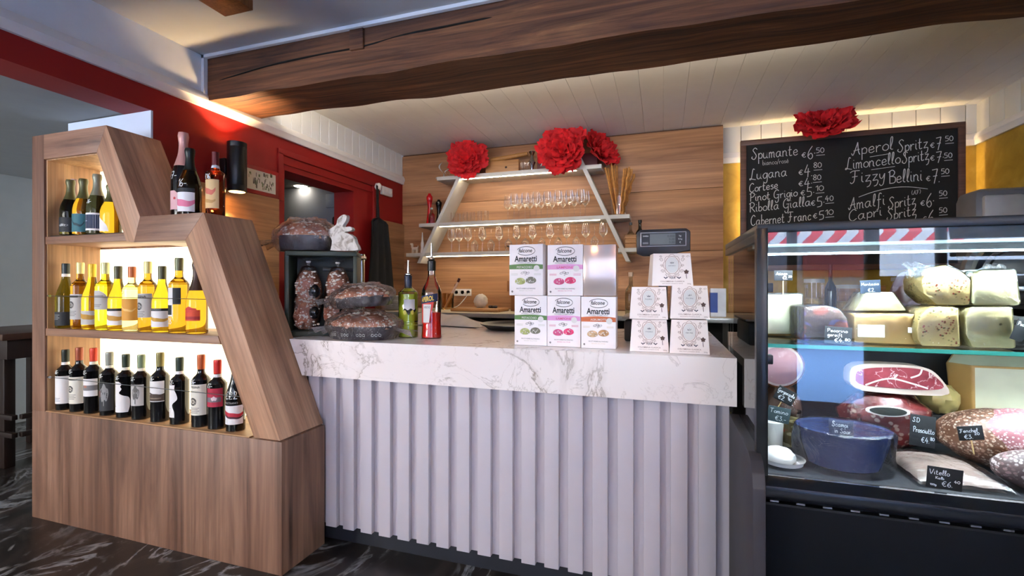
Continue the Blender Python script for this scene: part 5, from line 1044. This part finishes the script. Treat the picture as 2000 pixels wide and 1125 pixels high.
foodblock('herbed_cheese', 'pepper-crusted cheese in twisted film on top of the other speckled one', 'cheese', [(1803, 580), (1800, 555), (1812, 530), (1850, 524), (1884, 540), (1900, 556), (1896, 604), (1830, 604)], 1.58, .11, zs+hz+.003, HERB, True, .008)
o = foodblock('firm_cheese', 'cream cheese block with dark flecks, lower right on the glass shelf', 'cheese', [(1886, 660), (1886, 625), (1896, 608), (1978, 608), (1984, 690), (1900, 688)], 1.57, .13, zs, PEPC, True, .007); hz2 = o.dimensions.z
foodblock('firm_cheese', 'cream cheese block with knotted film on top, upper right on the glass shelf', 'cheese', [(1898, 600), (1900, 550), (1920, 536), (1985, 536), (1994, 600), (1990, 607), (1902, 606)], 1.575, .12, zs+hz2+.003, PALEC, True, .007)
def twist(u0, v0, u1, v1, Y, nm_, label):
    a, c_ = onY(u0, v0, Y), onY(u1, v1, Y); d = c_-a
    b = B().sheet(lambda u, v: tuple(a+d*v+Vector(((u-.5)*(.07*(1-v)+.012+.03*v*v), .012*sin(u*20+v*4), (u-.5)*.03*(1-v)*(1 if d.x < 0 else -1)+.004*sin(u*30)))), 26, 8)
    return b
b = twist(1835, 545, 1776, 514, 1.60, '', ''); b.obj('film_twist', thin('milky_film', (.85, .88, .9, 1), 1.4, .16, .2, 1, 40, 3), bpy.data.objects['herbed_cheese.001'], ang=60).matrix_parent_inverse = Matrix.Translation(-bpy.data.objects['herbed_cheese.001'].location)
b = twist(1940, 545, 1940, 518, 1.60, '', ''); b.obj('film_twist', bpy.data.materials['milky_film'], bpy.data.objects['firm_cheese.001'], ang=60).matrix_parent_inverse = Matrix.Translation(-bpy.data.objects['firm_cheese.001'].location)
# ---- on the deck
Y = 1.66; q = onY(1537, 800, Y); b = B().ball((0, 0, .085), (.055, .056, .09), 0, 24, 16, .12, 3, flat=0)
o = b.obj('wrapped_ham', mat((120, 86, 72), .4, var=.2, vs=16), loc=(q.x, Y+.065, zd), label='brown wrapped cured ham standing under the pink cooked ham', cat='ham'); B().ball((0, 0, .085), (.058, .059, .092), 0, 24, 16, .12, 3, flat=.0005).obj('cling_wrap', WRAP, o)
q = onY(1524, 722, 1.62); t = thing('cooked_ham', 'pink cooked ham with orange rind showing its round cut face', 'ham', (q.x, 1.63, zd+.180)); k = .066
b = B(); rot = Matrix.Translation((0, 0, k)) @ Matrix.Rotation(pi/2, 4, 'X')
B().lathe([(0, -.10), (k*.9, -.10), (k, -.085), (k, -.004), (k*.97, 0)], 36, T=rot).obj('rind', mat((206, 118, 52), .4, var=.15, vs=30), t)
B().lathe([(k*.97, .0003), (k*.88, .0008)], 36, T=rot).shell([(k*.97, .0003), (k*.86, .0009)], 36, T=rot).obj('fat_rim', mat((238, 222, 214), .4), t); B().lathe([(k*.87, .001), (0, .0012)], 36, T=rot).obj('cut_face', mat((214, 170, 172), .35, var=.1, vs=12), t)
B().lathe([(k*1.03, -.104), (k*1.04, .003), (0, .004)], 36, T=rot).obj('cling_wrap', WRAP, t)
q = onZ(1536, 880, zd); t = thing('fresh_cheese_plate', 'white plate with a soft white cheese at the front left of the case', 'cheese', (.318, 1.462, zd))
B().lathe([(0, 0), (.035, 0), (.054, .014), (.056, .018), (.052, .016), (.05, .005), (0, .004)], 36).obj('plate', WHITE, t); B().ball((-.01, 0, .02), (.043, .042, .026), 0, 24, 12, .08, 3, flat=.005).obj('soft_cheese', mat((240, 240, 236), .4, var=.02), t)
for u, y, c_, h_, lb, nm in ((1505, 1.57, (232, 232, 226), .11, 'white plastic tub behind the soft cheese plate', 'plastic_tub'), (1538, 1.635, (120, 104, 60), .105, 'clear tub of mixed antipasti next to the white tub', 'antipasti_tub')):
    q = onY(u, 830, y); t = thing(nm, lb, 'tub', (q.x+.005, y, zd)); B().shell([(.026, 0), (.031, h_)], 22).obj('tub_wall', CLEAR, t, ang=60)
    B().lathe([(0, .001), (.0255, .002), (.0295, h_*.8), (0, h_*.82)], 22).obj('filling', speck('antipasti_mix', (130, 108, 56), (180, 60, 30), (206, 196, 150), 60, .4, .4) if nm == 'antipasti_tub' else mat(c_, .4), t); B().lathe([(.032, h_), (.032, h_+.005), (0, h_+.006)], 22).obj('lid', thin('tub_lid', (.9, .9, .9, 1), 1.45, .06), t)
# blue dish under film
q = onY(1643, 880, 1.575); t = thing('blue_dish', 'oval dark blue dish under cling film at the front of the case', 'dish', (q.x-.02, 1.502, zd))
B().lathe([(0, 0), (.075, 0), (.085, .006), (.100, .055), (.109, .1), (.112, .104), (.105, .1), (.095, .058), (.08, .012), (0, .010)], 40, sx=1.0, sy=.85).obj('bowl', mat((58, 74, 118), .2, var=.05), t)
B().lathe([(0, .05), (.092, .052)], 40, sy=.85).obj('filling', speck('marinated_scampi', (96, 96, 110), (190, 170, 150), (150, 120, 100), 40, .4, .45), t)
B().sheet(lambda u, v: ((.116+.010*noise.noise(Vector((cos(2*pi*u)*3, sin(2*pi*u)*3, v*3))))*cos(2*pi*u)*(1 if v < .5 else (1-(v-.5)*2)), (.100+.008*noise.noise(Vector((cos(2*pi*u)*3, sin(2*pi*u)*3, v*3+5))))*sin(2*pi*u)*(1 if v < .5 else (1-(v-.5)*2)), .004+.104*min(1, v*2)-.006*max(0, v-.7)), 56, 20, wrap=True).obj('cling_wrap', WRAP, t)
# prosciutto on a vacuum-packed ham
Y = 1.67; q = onY(1748, 805, Y); hh = onY(1748, 768, Y).z-zd
t = thing('vacuum_ham', 'dark red vacuum-packed cured ham beneath the cut prosciutto', 'ham', (q.x-.014, Y+.035, zd))
B().ball((0, 0, hh*.5), (.115, .072, hh*.5), 0, 36, 20, .14, 3.2, flat=0).obj('meat', speck('cured_meat', (140, 44, 44), (206, 176, 160), (90, 30, 34), 60, .30, .50), t); B().ball((0, 0, hh*.5), (.119, .076, hh*.505), 0, 36, 20, .14, 3.2, flat=.0006).obj('cling_wrap', WRAP, t)
b = B(); f = lambda X, Z: (X-.02, -.0785*math.sqrt(max(.1, 1-(X/.14)**2-((Z-hh*.5)/(hh*.55))**2))-.012, Z); b.sheet(lambda u, v: f(.055*v*cos(2*pi*u), hh*.74+.014*v*sin(2*pi*u)), 26, 4, 0); b.sheet(lambda u, v: (lambda p_: (p_[0], p_[1]-.001, p_[2]))(f(.046*v*cos(2*pi*u), hh*.74+.011*v*sin(2*pi*u))), 26, 4, 1)
b.obj('label', [WHITE, mat((40, 46, 44), .5)], t, fix=False)
PO = [(1660, 744), (1661, 722), (1670, 711), (1700, 707), (1760, 709), (1800, 713), (1826, 724), (1850, 752), (1851, 768), (1790, 768), (1720, 763), (1675, 757)]
PI = [(1671, 740), (1674, 722), (1700, 715), (1760, 714), (1800, 718), (1822, 728), (1843, 752), (1810, 758), (1740, 754), (1685, 748)]
P = [onY(u, v, Y-.02) for u, v in PO]; cx = sum(p_.x for p_ in P)/len(P); zm = min(p_.z for p_ in P)
def loc2(L): return [(onY(u, v, Y-.02).x-cx, onY(u, v, Y-.02).z-zm) for u, v in L]
o = B().prism(smooth_line(loc2(PO)+[loc2(PO)[0]], 4)[:-1], 'y', 0, .055, bev=.004).obj('prosciutto', mat((216, 196, 180), .4, var=.06, vs=14), label='large cut prosciutto with red face and white fat on the packed ham', cat='ham', loc=(cx, Y-.02, zd+hh+.002))
m, n, l, p = newmat('prosciutto_meat'); co = coord(n, l); l.new(mixc(n, l, ramp(n, l, nz(n, l, co, 9, 4, .5, 2.2), [(.49, (0, 0, 0, 1)), (.5, (.8, .8, .8, 1)), (.51, (0, 0, 0, 1))]), ramp(n, l, nz(n, l, co, 14, 4), [(.3, lin((112, 34, 42))), (.7, lin((164, 70, 78)))]), lin((240, 214, 210))), p.inputs['Base Color']); p.inputs['Roughness'].default_value = .3
B().prism(smooth_line(loc2(PI)+[loc2(PI)[0]], 4)[:-1], 'y', -.0012, .002).obj('lean_meat', m, o)
b = B()
for L in ([(1690, 748), (1720, 738), (1745, 736), (1780, 745), (1812, 755)], [(1800, 718), (1795, 728), (1778, 734)], [(1745, 736), (1752, 728)]): b.ribbon([smooth_line(loc2(L), 5)], .0045, lambda x, z: (x, -.0018, z))
b.obj('fat_veins', mat((238, 218, 214), .4), o, fix=False)
# vacuum pack, cheeses and salami on the right
q = onZ(1790, 905, zd); b = B().sheet(lambda u, v: (-.07+.17*u, -.13+.205*v, .008+.028*(sin(pi*u)**.4)*(sin(pi*v)**.4)+.003*noise.noise(Vector((u*6, v*6, 0)))), 24, 24)
b.add([(-.07, -.13, 0), (.10, -.13, 0), (.10, .075, 0), (-.07, .075, 0)], [(0, 1, 2, 3)]); o = b.obj('veal_slices', mat((150, 132, 124), .35, var=.15, vs=20), loc=(q.x+.008, 1.545, zd), label='flat grey-brown vacuum pack of sliced veal at the front of the case', cat='meat')
B().sheet(lambda u, v: (-.080+.195*u, -.146+.232*v, .004+.036*(sin(pi*u)**.35)*(sin(pi*v)**.35)+.006*abs(noise.noise(Vector((u*7, v*7, 2))))), 30, 30).obj('vacuum_film', WRAP, o, ang=60)
zr = DZ+.091
q = onY(1864, 775, 1.83); B().ball((0, 0, .045), (.05, .05, .047), 0, 22, 14, .22, 3, flat=0).obj('cheese_bag', mat((214, 190, 120), .35, var=.15, vs=26), loc=(q.x-.04, 1.83, zr), label='crinkled yellowish bag of cheese between prosciutto and hard cheese wedge', cat='bag')
q = onY(1952, 760, 1.80); W = [(-.105, 0), (-.115, .10), (-.10, .135), (-.05, .155), (.02, .158), (.14, .13), (.14, 0)]
q0 = onY(1886, 760, 1.78); t = thing('hard_cheese', 'big hard cheese wedge with tan rind and pale cut face', 'cheese', (q0.x+.12, 1.878, zr)); hz = onY(1945, 706, 1.80).z-zr
vs = [(-.115, -.01, .0), (-.085, -.065, 0), (.16, -.06, 0), (.14, .08, 0), (-.06, .085, 0)]; top = [(x*(1.12 if i in (0, 4) else 1.02), y, hz*(.90 if i < 3 else 1)) for i, (x, y, z) in enumerate(vs)]
b = B().add(vs+top, [(0, 1, 2, 3, 4), (9, 8, 7, 6, 5)], 1).add(vs+top, [(1, 2, 7, 6), (2, 3, 8, 7)], 1).add(vs+top, [(0, 1, 6, 5), (3, 4, 9, 8), (4, 0, 5, 9)], 0)
bm = bmesh.new(); vv = [bm.verts.new(x) for x in vs+top]
for f_, mi_ in (((0, 1, 2, 3, 4), 1), ((9, 8, 7, 6, 5), 1), ((1, 2, 7, 6), 1), ((2, 3, 8, 7), 1), ((0, 1, 6, 5), 0), ((3, 4, 9, 8), 1), ((4, 0, 5, 9), 0)): bm.faces.new([vv[i] for i in f_]).material_index = mi_
bmesh.ops.bevel(bm, geom=bm.edges[:], offset=.006, segments=3, profile=.6, affect='EDGES'); me = bpy.data.meshes.new('cheese_body'); bm.to_mesh(me); bm.free()
for m_ in (RIND, mat((236, 230, 196), .4, var=.05, vs=18)): me.materials.append(m_)
o = bpy.data.objects.new('cheese_body', me); C.objects.link(o); o.parent = t
me.polygons.foreach_set('use_smooth', [True]*len(me.polygons)); me.set_sharp_from_angle(angle=rad(50))
q = onY(1905, 870, 1.60); t = thing('large_salami', 'large mottled brown salami with pink cut side, carrying the fennel price card', 'salami', (q.x+.07, 1.605, zd)); t.rotation_euler = (0, 0, rad(-18))
B().ball((0, 0, .078), (.145, .085, .080), 0, 40, 24, .06, 2.5, flat=0).obj('salami_skin', SALAM, t); B().ball((.03, -.010, .090), (.118, .084, .076), 0, 40, 24, .05, 2.5, flat=.055).obj('cut_side', SALCUT, t)
q = onZ(1905, 930, zd); B().ball((0, 0, .048), (.095, .05, .049), 0, 36, 20, .05, 3, flat=0).obj('grey_salami', SALGR, loc=(q.x+.098, 1.452, zd), label='grey-skinned salami with rounded end at the very front of the case', cat='salami').rotation_euler = (0, 0, rad(-10))
# ---- chalk price cards
CARD = mat((18, 22, 24), .6, var=.1); STK = mat((206, 176, 120), .6)
def card(label, u, v, wpx, hpx, Y, rows, roll=0, stick=None, lean=0, col=CARD):
    q = onY(u, v, Y); a = onY(u-wpx/2, v, Y); W = 2*(q.x-a.x); H = onY(u, v-hpx/2, Y).z-onY(u, v+hpx/2, Y).z
    t = thing('price_card', label, 'price card', tuple(q)); t.rotation_euler = (rad(lean), rad(roll), 0)
    cd_ = B().box(-W/2, W/2, 0, .0016, -H/2, H/2, 0, .0006).obj('card', col, t); b = B()
    for s_, x_, y_, c_, w_ in rows: scribble(b, s_, lambda X, Z: (X, -.0004, Z), -W/2+x_*W, -H/2+y_*H, c_*H, w_*W, pen=max(.0012, c_*H*.085))
    b.obj('chalk_text', mat((225, 232, 236), .8, var=0), cd_, fix=False)
    if stick: L = onY(u, v, Y).z-onY(u, stick, Y).z; B().tube([(0, .004, H/2-.004), (0, .004, -L)], .0016, 6).obj('stick', STK, t)
    return t
card('black price card on a wooden stick over the large pale cheese block', 1530, 538, 36, 20, 1.60, [('Asiago', .08, .55, .30, .62), ('€2.', .45, .12, .3, .26), ('30', .76, .3, .2, .18)], 0, 590)
card('black price card standing before the violet-rinded cheese', 1637, 655, 53, 33, 1.545, [('Pecorino', .08, .68, .2, .75), ('gereift', .10, .42, .2, .55), ('€4.', .36, .10, .24, .34), ('80', .74, .2, .16, .2)], 3)
card('blue-black price card on a stick above the pale cheese wedge', 1700, 560, 40, 26, 1.65, [('Montasio', .05, .6, .22, .85), ('€2.', .35, .12, .28, .35)], -3, 622, 0, mat((26, 46, 66), .6))
card('price card cut off at the right edge of the glass shelf', 1993, 645, 26, 42, 1.53, [('Pecorino', .1, .7, .18, 1.2)], 20)
card('tilted black price card on the brown wrapped ham', 1534, 773, 40, 28, 1.56, [('Gorgonzola', .04, .58, .26, .9), ('€2.', .2, .12, .3, .36), ('90', .66, .3, .18, .2)], 27, 800)
card('grey-green price card leaning on the tubs', 1521, 810, 44, 30, 1.50, [('Tomino', .08, .58, .28, .8), ('€3.-', .35, .12, .32, .5)], 9, None, 0, mat((46, 66, 70), .6))
card('price card lying on the film of the blue dish', 1643, 842, 48, 42, 1.535, [('Scampi', .12, .68, .24, .66), ('in Saor', .22, .40, .22, .66), ('€', .7, .12, .2, .14)], 3, None, -14, mat((30, 44, 74), .6))
card('black price card leaning between the packed ham and the large salami', 1802, 842, 50, 60, 1.50, [('S.D', .08, .76, .15, .28), ('Prosciutto', .12, .44, .18, .82), ('€4.', .45, .14, .18, .32), ('80', .8, .24, .11, .16)], 6, None, -8)
card('black price card on a stick in the large salami', 1896, 846, 50, 28, 1.525, [('Fenchel', .06, .56, .26, .72), ('€3.', .2, .12, .3, .34), ('20', .62, .36, .18, .2)], -9, 888)
card('black price card at the front lower edge of the case', 1845, 935, 70, 42, 1.352, [('Vitello', .06, .64, .24, .56), ('Kalb', .24, .44, .12, .24), ('€6.', .42, .14, .26, .30), ('40', .76, .36, .13, .16), ('100g', .1, .12, .08, .18)], 4)
# ---- behind the case: slicer on a cabinet, jars on the back worktop
t = thing('side_cabinet', 'dark low cabinet behind the display case carrying the slicer', 'cabinet', (1.62, 2.6, 0))
B().box(-.5, .5, -.3, .3, .06, .93, 0, .004).box(-.48, .48, -.27, .28, 0, .06).obj('cabinet_body', mat((46, 44, 44), .5), t); B().box(-.52, .52, -.32, .32, .93, .955, 0, .003).obj('cabinet_top', mat((96, 92, 88), .4), t)
for x in (-.25, .25): o = B().box(x-.235, x+.235, -.31, -.30, .1, .9, 0, .002).obj('cabinet_door', mat((56, 54, 54), .5), t); B().box(x-.06, x+.06, -.325, -.31, .82, .83, 0, .002).obj('handle', STEEL, o)
q = onY(1985, 540, 2.5); t = thing('meat_slicer', 'grey meat slicer with big round blade guard behind the display case', 'slicer', (q.x, 2.5, .956)); kz = q.z-.956
M = Matrix.Translation((0, -.02, kz)) @ Matrix.Rotation(pi/2, 4, 'X')
B().lathe([(.165, .012), (.165, .03), (.182, .034), (.196, .02), (.196, -.012), (.165, -.012), (.165, .012)], 56, T=M).obj('blade_guard', mat((150, 150, 148), .3, .8), t); B().lathe([(.165, .008), (.12, .014), (.115, .022), (.05, .026), (.0, .026)], 48, T=M).obj('blade', mat((66, 62, 60), .25, .8), t)
B().box(-.125, .30, .03, .20, kz+.05, kz+.385, 0, .045).obj('motor_head', mat((96, 95, 96), .4, .2), t); B().box(-.095, .045, .02, .06, kz+.06, kz+.35, 0, .012).obj('motor_cover', mat((150, 148, 146), .4, .2), t); B().box(-.13, .18, .02, .2, .02, kz+.06, 0, .02).obj('body', mat((120, 120, 122), .35, .3), t); B().box(-.2, .28, -.18, .24, 0, .03, 0, .008).obj('base_plate', mat((140, 140, 142), .35, .4), t)
z = kz+.23; B().tube(smooth_line([(-.03, -.03, z-.05), (.0, -.06, z), (.05, -.07, z+.01), (.16, -.06, z-.01)], 4), .012, 10).obj('handle', CHROME, t); B().box(-.10, .20, -.15, -.05, kz-.06, kz-.04, 0, .004).obj('carriage', STEEL, t)
for i, (u, r_, h_) in enumerate(((1590, .06, .24), (1655, .07, .20), (1765, .065, .25))):
    q = onY(u, 600, 3.75); t = thing('storage_jar', ('clear storage jar behind the case, nearest the counter', 'wide clear storage jar in the middle of the worktop behind the case', 'tall clear storage jar left of the slicer')[i], 'jar', (q.x, 3.75, zb))
    B().lathe([(r_*.95, 0), (r_, .006)], 24).shell([(r_, .006), (r_, h_)], 24).obj('jar_wall', CLEAR, t, ang=60); B().lathe([(0, .008), (r_*.93, .009), (r_*.93, h_*.55), (0, h_*.57)], 20).obj('contents', mat((206, 176, 110), .7, var=.25, vs=40), t); B().lathe([(r_*1.03, h_), (r_*1.03, h_+.025), (0, h_+.027)], 24).obj('lid', mat((200, 200, 196), .4), t)
q = onY(1622, 600, 3.6); smallbottle('black_bottle', 'black slim bottle behind the display case between two jars', (q.x, 3.6, zb), .36, .034, (16, 16, 18), (20, 20, 22), False)
q = onY(1690, 600, 3.9); B().box(-.2, .2, 0, .02, 0, .22, 0, .004).obj('serving_board', WBOARD, loc=(q.x, 4.1, zb), label='wooden board standing against the ochre wall behind the case', cat='board')
